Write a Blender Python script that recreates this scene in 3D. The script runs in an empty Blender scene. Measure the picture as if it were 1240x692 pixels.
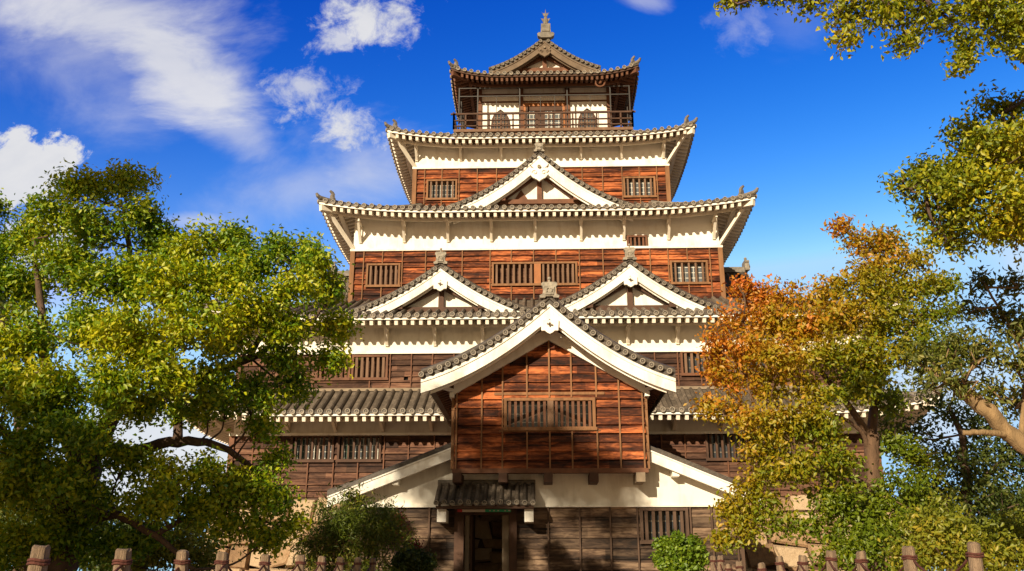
import bpy, bmesh, math, random
import numpy as np
from mathutils import Vector, Matrix
R = math.radians
random.seed(7)
S = bpy.context.scene
COL = S.collection

# ------------------------------------------------------------------ camera
F_PX, EYE = 1100.0, 1.15
PITCH, YAW = R(17.6974), R(1.73624)
cam_d = bpy.data.cameras.new('camera')
cam = bpy.data.objects.new('camera', cam_d); COL.objects.link(cam)
cam.location = (0, 0, EYE)
cam.rotation_euler = (math.pi/2 + PITCH, 0, YAW)
cam_d.sensor_width = 36.0
cam_d.lens = 36.0*F_PX/1240.0
cam_d.clip_start = 0.1; cam_d.clip_end = 8000
S.camera = cam
_F = Vector((-math.sin(YAW)*math.cos(PITCH), math.cos(YAW)*math.cos(PITCH), math.sin(PITCH)))
_Rt = Vector((math.cos(YAW), math.sin(YAW), 0)); _U = _Rt.cross(_F)
def at(x, y, Y):
    """point of the place seen at photo position (x, y) at depth Y"""
    d = _F + _Rt*((x-620)/F_PX) + _U*((346-y)/F_PX)
    return Vector((d.x*Y/d.y, Y, EYE + d.z*Y/d.y))
def slope_at(x, y):
    p = at(x, y, 1.0); return (p.x, p.z-EYE)

# ------------------------------------------------------------------ light
SUN_EL, SUN_AZ = R(20.0), R(25.0)        # azimuth measured to the left of the viewer's back
sun_dir = Vector((-math.sin(SUN_AZ)*math.cos(SUN_EL), -math.cos(SUN_AZ)*math.cos(SUN_EL), math.sin(SUN_EL)))
sl = bpy.data.lights.new('sun', 'SUN'); sl.energy = 5.0; sl.angle = R(0.5); sl.color = (1.0, 0.86, 0.64)
so = bpy.data.objects.new('sun', sl); COL.objects.link(so)
so.rotation_euler = sun_dir.to_track_quat('Z', 'Y').to_euler(); so.location = (-30, -40, 40)
S.view_settings.view_transform = 'Standard'; S.view_settings.look = 'None'
S.view_settings.gamma = 1.0; S.view_settings.exposure = 0.5
S.view_settings.use_curve_mapping = False

W = bpy.data.worlds.new('World'); S.world = W; W.use_nodes = True
def build_world():
    nt = W.node_tree; N = nt.nodes; L = nt.links; N.clear()
    def nd(t, **k):
        n = N.new(t)
        for a, b in k.items(): setattr(n, a, b)
        return n
    def math_(op, a, b=None, clamp=False):
        n = nd('ShaderNodeMath', operation=op, use_clamp=clamp)
        for i, v in enumerate((a, b)):
            if v is None: continue
            if isinstance(v, (int, float)): n.inputs[i].default_value = v
            else: L.new(v, n.inputs[i])
        return n.outputs[0]
    sky = nd('ShaderNodeTexSky', sky_type='NISHITA', sun_disc=False)
    sky.sun_elevation = SUN_EL
    sky.sun_rotation = math.atan2(sun_dir.x, sun_dir.y)
    sky.air_density = 1.0; sky.dust_density = 0.4; sky.ozone_density = 2.0
    hs = nd('ShaderNodeHueSaturation'); hs.inputs['Saturation'].default_value = 1.42; hs.inputs['Value'].default_value = 1.55
    hs.inputs['Hue'].default_value = 0.503
    L.new(sky.outputs[0], hs.inputs['Color'])
    tc = nd('ShaderNodeTexCoord'); sp = nd('ShaderNodeSeparateXYZ'); L.new(tc.outputs['Generated'], sp.inputs[0])
    # deep polarised blue away from the sun
    sc_ = .08*2**S.view_settings.exposure; rgb = nd('ShaderNodeSeparateColor'); L.new(hs.outputs[0], rgb.inputs[0]); ch = []
    for k, (A, p, mx_) in enumerate(((213, 2.7, .42), (7.1, 2.4, .72), (1.65, 1.3, 1.08))):
        v = math_('MULTIPLY', math_('POWER', math_('MULTIPLY', rgb.outputs[k], .08*2**.35), p), A)
        ch.append(math_('DIVIDE', math_('MINIMUM', v, mx_), sc_))
    ch[2] = math_('MAXIMUM', ch[2], math_('MULTIPLY', ch[1], 1.28))
    cc = nd('ShaderNodeCombineColor')
    for k in range(3): L.new(ch[k], cc.inputs[k])
    fb = nd('ShaderNodeMapRange', interpolation_type='SMOOTHSTEP'); L.new(sp.outputs['Y'], fb.inputs[0]); fb.inputs[1].default_value = -.25; fb.inputs[2].default_value = .35
    deep = nd('ShaderNodeMix', data_type='RGBA'); L.new(fb.outputs[0], deep.inputs[0]); L.new(sky.outputs[0], deep.inputs[6]); L.new(cc.outputs[0], deep.inputs[7])
    yy = math_('MAXIMUM', sp.outputs['Y'], 0.05)
    px = math_('DIVIDE', sp.outputs['X'], yy); pz = math_('DIVIDE', sp.outputs['Z'], yy)
    P = nd('ShaderNodeCombineXYZ'); L.new(px, P.inputs[0]); L.new(pz, P.inputs[1])
    def noise(scale, detail, rough, dist=0.0, sx=1.0):
        m = nd('ShaderNodeMapping'); m.inputs['Scale'].default_value = (sx, 1, 1); m.inputs['Rotation'].default_value = (0, 0, R(25))
        L.new(P.outputs[0], m.inputs[0])
        n = nd('ShaderNodeTexNoise'); n.inputs['Scale'].default_value = scale; n.inputs['Detail'].default_value = detail
        n.inputs['Roughness'].default_value = rough; n.inputs['Distortion'].default_value = dist
        L.new(m.outputs[0], n.inputs['Vector']); return n.outputs[0]
    n_soft = noise(9, 8, .6, .4, .6); n_puff = noise(22, 10, .66, .25, 1.0)
    tot = None
    #      px   py   ax   ay  rot  amp  hard opacity noise
    blobs = [(120, 18, 230, 75, -12, 0.9, .95, .80, 's'),
             (205, 70, 190, 62, -38, 1.0, .80, .85, 's'),
             (270, 140, 130, 45, -42, 1.0, .95, .50, 's'),
             (100, 40, 240, 120, -25, .8, 1.2, .45, 's'),
             (22, 205, 78, 50, 0, 1.0, .30, .97, 'p'),
             (55, 290, 60, 50, 0, 1.0, .4, .8, 'p'),
             (448, 24, 80, 42, 12, 1.9, 1.1, .95, 'p'),
             (410, 48, 26, 26, 30, 1.5, .9, .8, 'p'),
             (372, 106, 60, 26, -8, 1.9, 1.2, .75, 'p'),
             (412, 152, 84, 34, -24, 1.9, 1.15, .95, 'p'),
             (445, 210, 140, 84, -20, 1.0, 1.1, .55, 's'),
             (360, 225, 170, 64, 12, 1.0, 1.1, .38, 's'),
             (778, 0, 42, 16, -18, 1.3, 1.2, .38, 's'),
             (898, 28, 44, 44, 0, 1.5, 1.2, .26, 'p'),
             (960, 20, 60, 60, 0, 1.2, 1.4, .14, 's'),
             (235, 268, 60, 16, 0, 1.0, .9, .45, 's'),
             (200, 545, 210, 80, 5, .8, .5, .85, 's'),
             (1130, 490, 150, 90, 0, .8, .8, .5, 's'),
             (1235, 300, 60, 90, 0, .9, 1.0, .35, 's')]
    for bx, by, ax, ay, rot, amp, hard, op, kind in blobs:
        cx, cz = slope_at(bx, by)
        sx = slope_at(bx+ax, by)[0]-cx; sz = slope_at(bx, by-ay)[1]-cz
        m = nd('ShaderNodeMapping', vector_type='TEXTURE')
        m.inputs['Location'].default_value = (cx, cz, 0); m.inputs['Rotation'].default_value = (0, 0, R(rot))
        m.inputs['Scale'].default_value = (abs(sx), abs(sz), 1); L.new(P.outputs[0], m.inputs[0])
        ln = nd('ShaderNodeVectorMath', operation='LENGTH'); L.new(m.outputs[0], ln.inputs[0])
        v = math_('SUBTRACT', 1.0, ln.outputs['Value'])
        nn = math_('MULTIPLY', math_('SUBTRACT', n_soft if kind == 's' else n_puff, .5), amp*2.0)
        v = math_('ADD', v, nn)
        mr = nd('ShaderNodeMapRange', interpolation_type='SMOOTHSTEP')
        L.new(v, mr.inputs[0]); mr.inputs[1].default_value = 0.0; mr.inputs[2].default_value = hard
        mr.inputs[3].default_value = 0.0; mr.inputs[4].default_value = op
        tot = mr.outputs[0] if tot is None else math_('MAXIMUM', tot, mr.outputs[0])
    fr = nd('ShaderNodeMapRange', interpolation_type='SMOOTHSTEP')          # only in front (Y > 0)
    L.new(sp.outputs['Y'], fr.inputs[0]); fr.inputs[1].default_value = .06; fr.inputs[2].default_value = .2
    tot = math_('MULTIPLY', tot, fr.outputs[0])
    mix = nd('ShaderNodeMix', data_type='RGBA')
    L.new(tot, mix.inputs[0]); L.new(deep.outputs[2], mix.inputs[6])
    # unseen sky behind the viewer, dimmed and warmed to set the facade's shadow fill
    wm = nd('ShaderNodeMix', data_type='RGBA', blend_type='MULTIPLY'); wm.inputs[0].default_value = 1.0; L.new(sky.outputs[0], wm.inputs[6]); wm.inputs[7].default_value = (.82, .57, .33, 1); L.new(wm.outputs[2], deep.inputs[6])
    tone = nd('ShaderNodeMix', data_type='RGBA'); L.new(n_soft, tone.inputs[0])
    tone.inputs[6].default_value = (4.9, 5.2, 6.0, 1); tone.inputs[7].default_value = (8.9, 8.6, 8.1, 1)
    L.new(tone.outputs[2], mix.inputs[7])
    bg = nd('ShaderNodeBackground'); bg.inputs['Strength'].default_value = 0.08
    L.new(mix.outputs[2], bg.inputs['Color'])
    out = nd('ShaderNodeOutputWorld'); L.new(bg.outputs[0], out.inputs[0])
build_world()

# ------------------------------------------------------------------ materials
def new_mat(name):
    m = bpy.data.materials.new(name); m.use_nodes = True
    nt = m.node_tree; b = nt.nodes['Principled BSDF']; return m, nt, b
def ramp_node(nt, stops):
    r = nt.nodes.new('ShaderNodeValToRGB'); e = r.color_ramp.elements
    while len(e) < len(stops): e.new(.5)
    for k, (p, c) in enumerate(stops): e[k].position = p; e[k].color = (*c, 1)
    return r
def coords(nt, scale, kind='Object'):
    tc = nt.nodes.new('ShaderNodeTexCoord'); mp = nt.nodes.new('ShaderNodeMapping'); mp.inputs['Scale'].default_value = scale
    nt.links.new(tc.outputs[kind], mp.inputs[0]); return mp.outputs[0]
def noise_node(nt, vec, scale, detail=4, rough=.55, dist=0):
    n = nt.nodes.new('ShaderNodeTexNoise'); n.inputs['Scale'].default_value = scale; n.inputs['Detail'].default_value = detail
    n.inputs['Roughness'].default_value = rough; n.inputs['Distortion'].default_value = dist
    nt.links.new(vec, n.inputs['Vector']); return n.outputs[0]
def mixf(nt, a, b, fac, op='ADD'):
    m = nt.nodes.new('ShaderNodeMath'); m.operation = 'MULTIPLY_ADD'
    nt.links.new(b, m.inputs[0]); m.inputs[1].default_value = fac; nt.links.new(a, m.inputs[2]); return m.outputs[0]
def bump(nt, b, h, strength, dist=.02):
    bn = nt.nodes.new('ShaderNodeBump'); bn.inputs['Strength'].default_value = strength; bn.inputs['Distance'].default_value = dist
    nt.links.new(h, bn.inputs['Height']); nt.links.new(bn.outputs[0], b.inputs['Normal'])
def simple(name, c, rough=.7, var=.25, scale=3.0, bumps=.15, metallic=0.0, stretch=(1, 1, 1)):
    m, nt, b = new_mat(name)
    v = coords(nt, stretch); n = noise_node(nt, v, scale, 6, .6)
    lo = tuple(x*(1-var) for x in c); hi = tuple(min(1, x*(1+var)) for x in c)
    r = ramp_node(nt, [(.28, lo), (.72, hi)]); nt.links.new(n, r.inputs[0]); nt.links.new(r.outputs[0], b.inputs['Base Color'])
    b.inputs['Roughness'].default_value = rough; b.inputs['Metallic'].default_value = metallic
    b.inputs['Specular IOR Level'].default_value = .3
    if bumps: bump(nt, b, noise_node(nt, v, scale*6, 4), bumps)
    return m
def wood(name, dark, mid, hot, rough=.75, wear=(.0, .0, .0)):
    """horizontal boards: tone per board, long grain, knots"""
    m, nt, b = new_mat(name)
    board = noise_node(nt, coords(nt, (.45, .45, 3.6)), 1.0, 2, .6)
    streak = noise_node(nt, coords(nt, (1.3, 1.3, 13)), 1.0, 5, .65, .6)
    grain = noise_node(nt, coords(nt, (2.2, 2.2, 70)), 1.0, 4, .6, .4)
    knot = noise_node(nt, coords(nt, (2.6, 2.6, 9)), 1.0, 3, .5, 1.6)
    s = mixf(nt, board, streak, .75); s = mixf(nt, s, knot, .45); s = mixf(nt, s, grain, .32)
    mr = nt.nodes.new('ShaderNodeMapRange'); nt.links.new(s, mr.inputs[0]); mr.inputs[1].default_value = .95; mr.inputs[2].default_value = 1.55
    r = ramp_node(nt, [(.12, dark), (.45, mid), (.85, hot)]); nt.links.new(mr.outputs[0], r.inputs[0])
    at_ = nt.nodes.new('ShaderNodeAttribute'); at_.attribute_name = 'tone'
    mv = nt.nodes.new('ShaderNodeMapRange'); nt.links.new(at_.outputs['Fac'], mv.inputs[0]); mv.inputs[3].default_value = .40; mv.inputs[4].default_value = 1.5
    hv = nt.nodes.new('ShaderNodeHueSaturation'); nt.links.new(r.outputs[0], hv.inputs['Color']); nt.links.new(mv.outputs[0], hv.inputs['Value'])
    nt.links.new(hv.outputs[0], b.inputs['Base Color'])
    b.inputs['Roughness'].default_value = rough; b.inputs['Specular IOR Level'].default_value = .25
    bump(nt, b, mixf(nt, streak, grain, .5), .55, .025)
    return m
def tile_mat(name, c, rough=.55):
    m, nt, b = new_mat(name)
    v = coords(nt, (1, 1, 1)); n1 = noise_node(nt, v, 2.2, 5, .65); n2 = noise_node(nt, v, 14, 3)
    s = mixf(nt, n1, n2, .6)
    r = ramp_node(nt, [(.5, tuple(x*.5 for x in c)), (.8, c), (1.05, tuple(min(1, x*1.7) for x in c))]); nt.links.new(s, r.inputs[0])
    # joints between the tiles, running down the slope (UV v in metres)
    uv = nt.nodes.new('ShaderNodeUVMap'); sx = nt.nodes.new('ShaderNodeSeparateXYZ'); nt.links.new(uv.outputs[0], sx.inputs[0])
    q = nt.nodes.new('ShaderNodeMath'); q.operation = 'MULTIPLY'; q.inputs[1].default_value = 3.4; nt.links.new(sx.outputs[1], q.inputs[0])
    fr = nt.nodes.new('ShaderNodeMath'); fr.operation = 'FRACT'; nt.links.new(q.outputs[0], fr.inputs[0])
    j = nt.nodes.new('ShaderNodeMapRange'); nt.links.new(fr.outputs[0], j.inputs[0]); j.inputs[1].default_value = .0; j.inputs[2].default_value = .16
    j.inputs[3].default_value = .55; j.inputs[4].default_value = 1.0
    mx = nt.nodes.new('ShaderNodeMix'); mx.data_type = 'RGBA'; mx.blend_type = 'MULTIPLY'; mx.inputs[0].default_value = 1
    nt.links.new(r.outputs[0], mx.inputs[6]); nt.links.new(j.outputs[0], mx.inputs[7])
    ta = nt.nodes.new('ShaderNodeAttribute'); ta.attribute_name = 'tone'
    tv = nt.nodes.new('ShaderNodeMapRange'); nt.links.new(ta.outputs['Fac'], tv.inputs[0]); tv.inputs[3].default_value = .6; tv.inputs[4].default_value = 1.45
    hv = nt.nodes.new('ShaderNodeHueSaturation'); nt.links.new(mx.outputs[2], hv.inputs['Color']); nt.links.new(tv.outputs[0], hv.inputs['Value'])
    nt.links.new(hv.outputs[0], b.inputs['Base Color']); b.inputs['Roughness'].default_value = rough
    b.inputs['Specular IOR Level'].default_value = .35
    bump(nt, b, mixf(nt, fr.outputs[0], n2, .4), .5, .03)
    return m
def leaf_mat(name, stops, transl=.35, noise_s=.5, noise_w=.55, rough=.5, gradient=None):
    """leaf colours picked per leaf (attribute 'leaf') and by patches of the crown"""
    m, nt, b = new_mat(name); N = nt.nodes; L = nt.links
    a = N.new('ShaderNodeAttribute'); a.attribute_name = 'leaf'
    n = noise_node(nt, coords(nt, (1, 1, 1)), noise_s, 3, .6)
    mr = N.new('ShaderNodeMapRange'); L.new(n, mr.inputs[0]); mr.inputs[1].default_value = .3; mr.inputs[2].default_value = .7
    mx = N.new('ShaderNodeMix'); mx.data_type = 'FLOAT'; mx.inputs[0].default_value = noise_w
    L.new(a.outputs['Fac'], mx.inputs[2]); L.new(mr.outputs[0], mx.inputs[3])
    src = mx.outputs[0]
    if gradient:
        (gx, gy, gz), off, wgt = gradient
        tc = N.new('ShaderNodeTexCoord'); dt = N.new('ShaderNodeVectorMath'); dt.operation = 'DOT_PRODUCT'
        L.new(tc.outputs['Object'], dt.inputs[0]); dt.inputs[1].default_value = (gx, gy, gz)
        ad = N.new('ShaderNodeMath'); ad.operation = 'ADD'; L.new(dt.outputs['Value'], ad.inputs[0]); ad.inputs[1].default_value = off
        cl = N.new('ShaderNodeClamp'); L.new(ad.outputs[0], cl.inputs[0])
        g = N.new('ShaderNodeMix'); g.data_type = 'FLOAT'; g.inputs[0].default_value = wgt
        L.new(src, g.inputs[2]); L.new(cl.outputs[0], g.inputs[3]); src = g.outputs[0]
    r = ramp_node(nt, stops); L.new(src, r.inputs[0])
    N.remove(b); out = N['Material Output']
    df = N.new('ShaderNodeBsdfDiffuse'); tr = N.new('ShaderNodeBsdfTranslucent'); gl = N.new('ShaderNodeBsdfGlossy')
    gl.inputs['Roughness'].default_value = rough; gl.inputs['Color'].default_value = (.9, .9, .8, 1)
    for s_ in (df, tr): L.new(r.outputs[0], s_.inputs['Color'])
    m1 = N.new('ShaderNodeMixShader'); m1.inputs[0].default_value = transl; L.new(df.outputs[0], m1.inputs[1]); L.new(tr.outputs[0], m1.inputs[2])
    m2 = N.new('ShaderNodeMixShader'); m2.inputs[0].default_value = .035; L.new(m1.outputs[0], m2.inputs[1]); L.new(gl.outputs[0], m2.inputs[2])
    L.new(m2.outputs[0], out.inputs[0]); return m
def pane_mat(name, glass, line, sx, sz, rough=.15):
    """one window pane with its thin muntins"""
    m, nt, b = new_mat(name); N = nt.nodes; L = nt.links
    tc = N.new('ShaderNodeTexCoord'); sp = N.new('ShaderNodeSeparateXYZ'); L.new(tc.outputs['Object'], sp.inputs[0])
    mk = []
    for ax, s in (('X', sx), ('Z', sz)):
        q = N.new('ShaderNodeMath'); q.operation = 'MULTIPLY'; q.inputs[1].default_value = s; L.new(sp.outputs[ax], q.inputs[0])
        f = N.new('ShaderNodeMath'); f.operation = 'FRACT'; L.new(q.outputs[0], f.inputs[0])
        g = N.new('ShaderNodeMath'); g.operation = 'LESS_THAN'; g.inputs[1].default_value = .13; L.new(f.outputs[0], g.inputs[0]); mk.append(g.outputs[0])
    mxm = N.new('ShaderNodeMath'); mxm.operation = 'MAXIMUM'; L.new(mk[0], mxm.inputs[0]); L.new(mk[1], mxm.inputs[1])
    mx = N.new('ShaderNodeMix'); mx.data_type = 'RGBA'; L.new(mxm.outputs[0], mx.inputs[0])
    mx.inputs[6].default_value = (*glass, 1); mx.inputs[7].default_value = (*line, 1)
    L.new(mx.outputs[2], b.inputs['Base Color']); b.inputs['Roughness'].default_value = rough
    return m

def plaster_mat(name, c, stain, amount):
    m, nt, b = new_mat(name)
    n1 = noise_node(nt, coords(nt, (3.2, 3.2, .7)), 1.0, 5, .6, .6); n2 = noise_node(nt, coords(nt, (1, 1, 1)), .9, 5, .6)
    v = mixf(nt, n1, n2, 1.0)
    r = ramp_node(nt, [(.0, stain), (.5, tuple(.5*(x+y) for x, y in zip(c, stain))), (1., c)])
    mr = nt.nodes.new('ShaderNodeMapRange'); nt.links.new(v, mr.inputs[0]); mr.inputs[1].default_value = .62; mr.inputs[2].default_value = 1.0+.25*amount
    nt.links.new(mr.outputs[0], r.inputs[0]); nt.links.new(r.outputs[0], b.inputs['Base Color'])
    b.inputs['Roughness'].default_value = .9; b.inputs['Specular IOR Level'].default_value = .15
    bump(nt, b, noise_node(nt, coords(nt, (1, 1, 1)), 5, 6), .12); return m
M = {}
M['plaster'] = plaster_mat('cream_plaster', (.84, .80, .715), (.64, .56, .45), .1)
M['rafter'] = simple('plastered_rafter', (.76, .68, .55), .85, .08, 3, .08)
M['soffit'] = simple('shade_tan_soffit', (.20, .125, .07), .85, .2, 3, .1)  # whitish board coloured dark tan: shade between the rafters put into its colour
M['old_dimmed_plaster'] = plaster_mat('stained_dimmed_plaster', (.78, .73, .63), (.52, .46, .37), .12)  # aged plaster; its tan also paints the weaker sun on the lower storeys
M['red_wood'] = wood('red_cedar_boards', (.018, .006, .003), (.108, .027, .009), (.42, .122, .038))
M['brown_wood'] = wood('brown_cedar_boards', (.025, .011, .007), (.075, .032, .018), (.16, .08, .046))
M['grey_wood'] = wood('weathered_boards', (.02, .012, .008), (.07, .040, .024), (.2, .13, .08))
M['batten'] = simple('batten_wood', (.22, .105, .045), .75, .35, 2, .2, stretch=(3, 3, .6))
M['batten_tan'] = simple('tan_batten_wood', (.17, .095, .055), .75, .3, 2, .2, stretch=(3, 3, .6))
M['dark_wood'] = simple('dark_timber', (.075, .036, .02), .7, .35, 2.5, .2)
M['beam'] = simple('brown_timber', (.14, .058, .028), .7, .35, 2.5, .2)
M['orange_beam'] = simple('orange_timber', (.32, .12, .04), .65, .25, 2.5, .2)
M['aged_beam'] = simple('aged_timber', (.15, .105, .068), .8, .3, 2.5, .2)
M['grey_batten'] = simple('greyed_batten_wood', (.085, .05, .032), .8, .35, 2, .2, stretch=(3, 3, .6))
M['grey_beam'] = simple('weathered_timber', (.24, .18, .12), .8, .25, 2.5, .2)
M['tile'] = tile_mat('grey_roof_tile', (.125, .098, .073))
M['ridge'] = simple('ridge_tile', (.17, .145, .115), .6, .45, 5, .3)
M['oni'] = simple('ridge_ornament_tile', (.27, .23, .175), .65, .5, 9, .4)
M['disc'] = simple('tile_end', (.27, .225, .17), .6, .4, 9, .35)
M['glass'] = pane_mat('muntin_glass', (.11, .12, .125), (.62, .58, .48), 5.2, 4.0)
M['dark_glass'] = pane_mat('dark_glass', (.05, .055, .06), (.2, .17, .13), 4.2, 3.0)
M['shutter'] = wood('shutter_board', (.06, .025, .015), (.13, .065, .04), (.24, .13, .08))
M['void'] = simple('dark_interior', (.012, .010, .009), .9, .2, 2, 0)
M['metal'] = simple('dark_metal', (.05, .045, .04), .5, .2, 4, 0, .3)
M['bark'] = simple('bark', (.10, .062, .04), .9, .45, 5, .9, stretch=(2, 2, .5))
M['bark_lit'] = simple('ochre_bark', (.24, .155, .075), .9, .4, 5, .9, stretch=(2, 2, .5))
M['bark_mid'] = simple('brown_bark', (.13, .075, .042), .9, .4, 5, .9, stretch=(2, 2, .5))
M['post'] = simple('weathered_post', (.24, .165, .105), .9, .55, 7, 1.0, stretch=(4, 4, .3))
M['rope'] = simple('reddish_rope', (.10, .034, .024), .9, .35, 30, .5)
M['ground'] = simple('sandy_ground', (.42, .29, .17), .95, .25, 1.5, .3)
M['green_sign'] = simple('green_sign', (.01, .28, .12), .5, .05, 3, 0)
M['red_sign'] = simple('red_sign', (.42, .02, .02), .5, .05, 3, 0)
M['pale_sign'] = simple('pale_sign', (.5, .4, .32), .5, .08, 3, 0)
M['teal'] = simple('teal_board', (.03, .42, .27), .5, .1, 3, 0)
def stone_mat():
    m, nt, b = new_mat('granite_block')
    a = nt.nodes.new('ShaderNodeAttribute'); a.attribute_name = 'tone'
    n = noise_node(nt, coords(nt, (1, 1, 1)), 5, 8, .65)
    s = mixf(nt, a.outputs['Fac'], n, 1.0)
    r = ramp_node(nt, [(.35, (.15, .085, .045)), (.8, (.36, .22, .115)), (1.3, (.50, .36, .22))])
    mr = nt.nodes.new('ShaderNodeMapRange'); nt.links.new(s, mr.inputs[0]); mr.inputs[2].default_value = 1.4
    r.color_ramp.elements[0].position, r.color_ramp.elements[1].position, r.color_ramp.elements[2].position = .25, .55, .9
    nt.links.new(mr.outputs[0], r.inputs[0]); nt.links.new(r.outputs[0], b.inputs['Base Color'])
    b.inputs['Roughness'].default_value = .9; bump(nt, b, noise_node(nt, coords(nt, (1, 1, 1)), 7, 8, .7), 1.0, .1); return m
M['stone'] = stone_mat()

# ------------------------------------------------------------------ mesh helper
class MB:
    def __init__(s): s.v = []; s.f = []; s.uv = {}; s.tone = []; s.t = .5; s.fm = []; s.mi = 0
    def add(s, pts, faces, uvs=None):
        o = len(s.v); s.v += [tuple(p) for p in pts]; s.tone += [s.t]*len(pts)
        for f in faces: s.f.append(tuple(o+i for i in f)); s.fm.append(s.mi)
        if uvs:
            for i, u in enumerate(uvs): s.uv[o+i] = u
    def box(s, x0, x1, y0, y1, z0, z1):
        s.add([(x0, y0, z0), (x1, y0, z0), (x1, y1, z0), (x0, y1, z0), (x0, y0, z1), (x1, y0, z1), (x1, y1, z1), (x0, y1, z1)],
              [(0, 3, 2, 1), (4, 5, 6, 7), (0, 1, 5, 4), (1, 2, 6, 5), (2, 3, 7, 6), (3, 0, 4, 7)])
    def join(s, o, mi):
        n = len(s.v); s.v += o.v; s.tone += o.tone; s.f += [tuple(n+i for i in f) for f in o.f]; s.fm += [mi]*len(o.f)
        for i, u in o.uv.items(): s.uv[n+i] = u
    def beam(s, a, b, w, h, up=(0, 0, 1)):
        a = Vector(a); b = Vector(b); d = (b-a).normalized(); up = Vector(up)
        if abs(d.dot(up)) > .98: up = Vector((0, 1, 0))
        sd = d.cross(up).normalized()*(w/2); u2 = sd.cross(d).normalized()*(h/2)
        p = [q+i*sd+j*u2 for q in (a, b) for i, j in ((-1, -1), (1, -1), (1, 1), (-1, 1))]
        s.add(p, [(0, 1, 2, 3), (7, 6, 5, 4), (0, 4, 5, 1), (1, 5, 6, 2), (2, 6, 7, 3), (3, 7, 4, 0)])
    def prism(s, pts, ext):
        """polygon pts (3D) extruded by vector ext"""
        n = len(pts); e = Vector(ext); q = [Vector(p) for p in pts]
        s.add(q+[p+e for p in q], [tuple(range(n)), tuple(range(2*n-1, n-1, -1))]+[(i, (i+1) % n, n+(i+1) % n, n+i) for i in range(n)])
    def strip(s, secs, closed=True, caps=True):
        """loft a list of sections (equal point counts)"""
        n = len(secs[0]); pts = [p for q in secs for p in q]; fs = []
        for k in range(len(secs)-1):
            for i in range(n if closed else n-1):
                j = (i+1) % n; fs.append((k*n+i, k*n+j, (k+1)*n+j, (k+1)*n+i))
        if caps and closed: fs += [tuple(range(n-1, -1, -1)), tuple((len(secs)-1)*n+i for i in range(n))]
        s.add(pts, fs)
    def tube(s, pts, rad, n=8, jitter=0.0):
        pts = [Vector(p) for p in pts]; secs = []
        for i, p in enumerate(pts):
            d = (pts[min(i+1, len(pts)-1)]-pts[max(i-1, 0)]).normalized()
            a = d.orthogonal().normalized() if i == 0 else (s_a - d*s_a.dot(d)).normalized()
            s_a = a; b = d.cross(a); r = rad[i] if hasattr(rad, '__len__') else rad
            secs.append([p+(a*math.cos(2*math.pi*k/n)+b*math.sin(2*math.pi*k/n))*r*(1+random.uniform(-jitter, jitter)) for k in range(n)])
        s.strip(secs)
    def cyl(s, a, b, r, n=10): s.tube([a, b], r, n)
    def ball(s, c, r, n=8, sc=(1, 1, 1)):
        c = Vector(c); secs = []
        for i in range(n//2+1):
            t = math.pi*i/(n//2); rr = max(.001, math.sin(t))*r
            secs.append([c+Vector((rr*math.cos(2*math.pi*k/n)*sc[0], rr*math.sin(2*math.pi*k/n)*sc[1], r*math.cos(t)*sc[2])) for k in range(n)])
        s.strip(secs)
    def build(s, name, mat, parent=None, smooth=False):
        me = bpy.data.meshes.new(name); me.from_pydata(s.v, [], s.f)
        me.polygons.foreach_set('material_index', s.fm); me.validate()
        bm = bmesh.new(); bm.from_mesh(me); bmesh.ops.recalc_face_normals(bm, faces=bm.faces); bm.to_mesh(me); bm.free()
        if s.uv:
            ul = me.uv_layers.new(name='UVMap')
            idx = np.zeros(len(me.loops), dtype=np.int32); me.loops.foreach_get('vertex_index', idx)
            arr = np.zeros((len(s.v), 2), dtype=np.float32)
            for k, u in s.uv.items(): arr[k] = u
            ul.data.foreach_set('uv', arr[idx].ravel())
        ta = me.attributes.new('tone', 'FLOAT', 'POINT')
        if len(ta.data) == len(s.tone): ta.data.foreach_set('value', s.tone)
        if smooth: me.polygons.foreach_set('use_smooth', [True]*len(me.polygons))
        for q in (mat if isinstance(mat, (list, tuple)) else [mat]): me.materials.append(M[q] if isinstance(q, str) else q)
        o = bpy.data.objects.new(name, me); COL.objects.link(o)
        if parent is not None:
            o.parent = parent
            if parent.type == 'EMPTY': o.location = -parent.location      # meshes are modelled in place
        return o
def tag(o, label=None, cat=None, group=None, kind=None):
    if label: o['label'] = label
    if cat: o['category'] = cat
    if group: o['group'] = group
    if kind: o['kind'] = kind
    return o
def empty(name, loc, label, cat, group=None):
    o = bpy.data.objects.new(name, None); COL.objects.link(o); o.location = loc; o.empty_display_size = .3
    return tag(o, label, cat, group)

# ------------------------------------------------------------------ ground
def gz(x, y):
    t = min(1, max(0, (y-17.5)/8.0)); return .85*t*t*(3-2*t)
def build_ground():
    xs = [-900, -300, -100, -50, -30]+[-20+2*i for i in range(21)]+[30, 50, 100, 300, 900]
    ys = [-900, -300, -100, -60]+[-40+4*i for i in range(10)]+[1*i for i in range(0, 40)]+[44, 50, 70, 120, 300, 900, 2500]
    m = MB(); nx = len(xs)
    m.add([(x, y, gz(x, y)) for y in ys for x in xs],
          [(j*nx+i, j*nx+i+1, (j+1)*nx+i+1, (j+1)*nx+i) for j in range(len(ys)-1) for i in range(nx-1)])
    tag(m.build('ground', 'ground', None, True), kind='structure')
build_ground()

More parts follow.
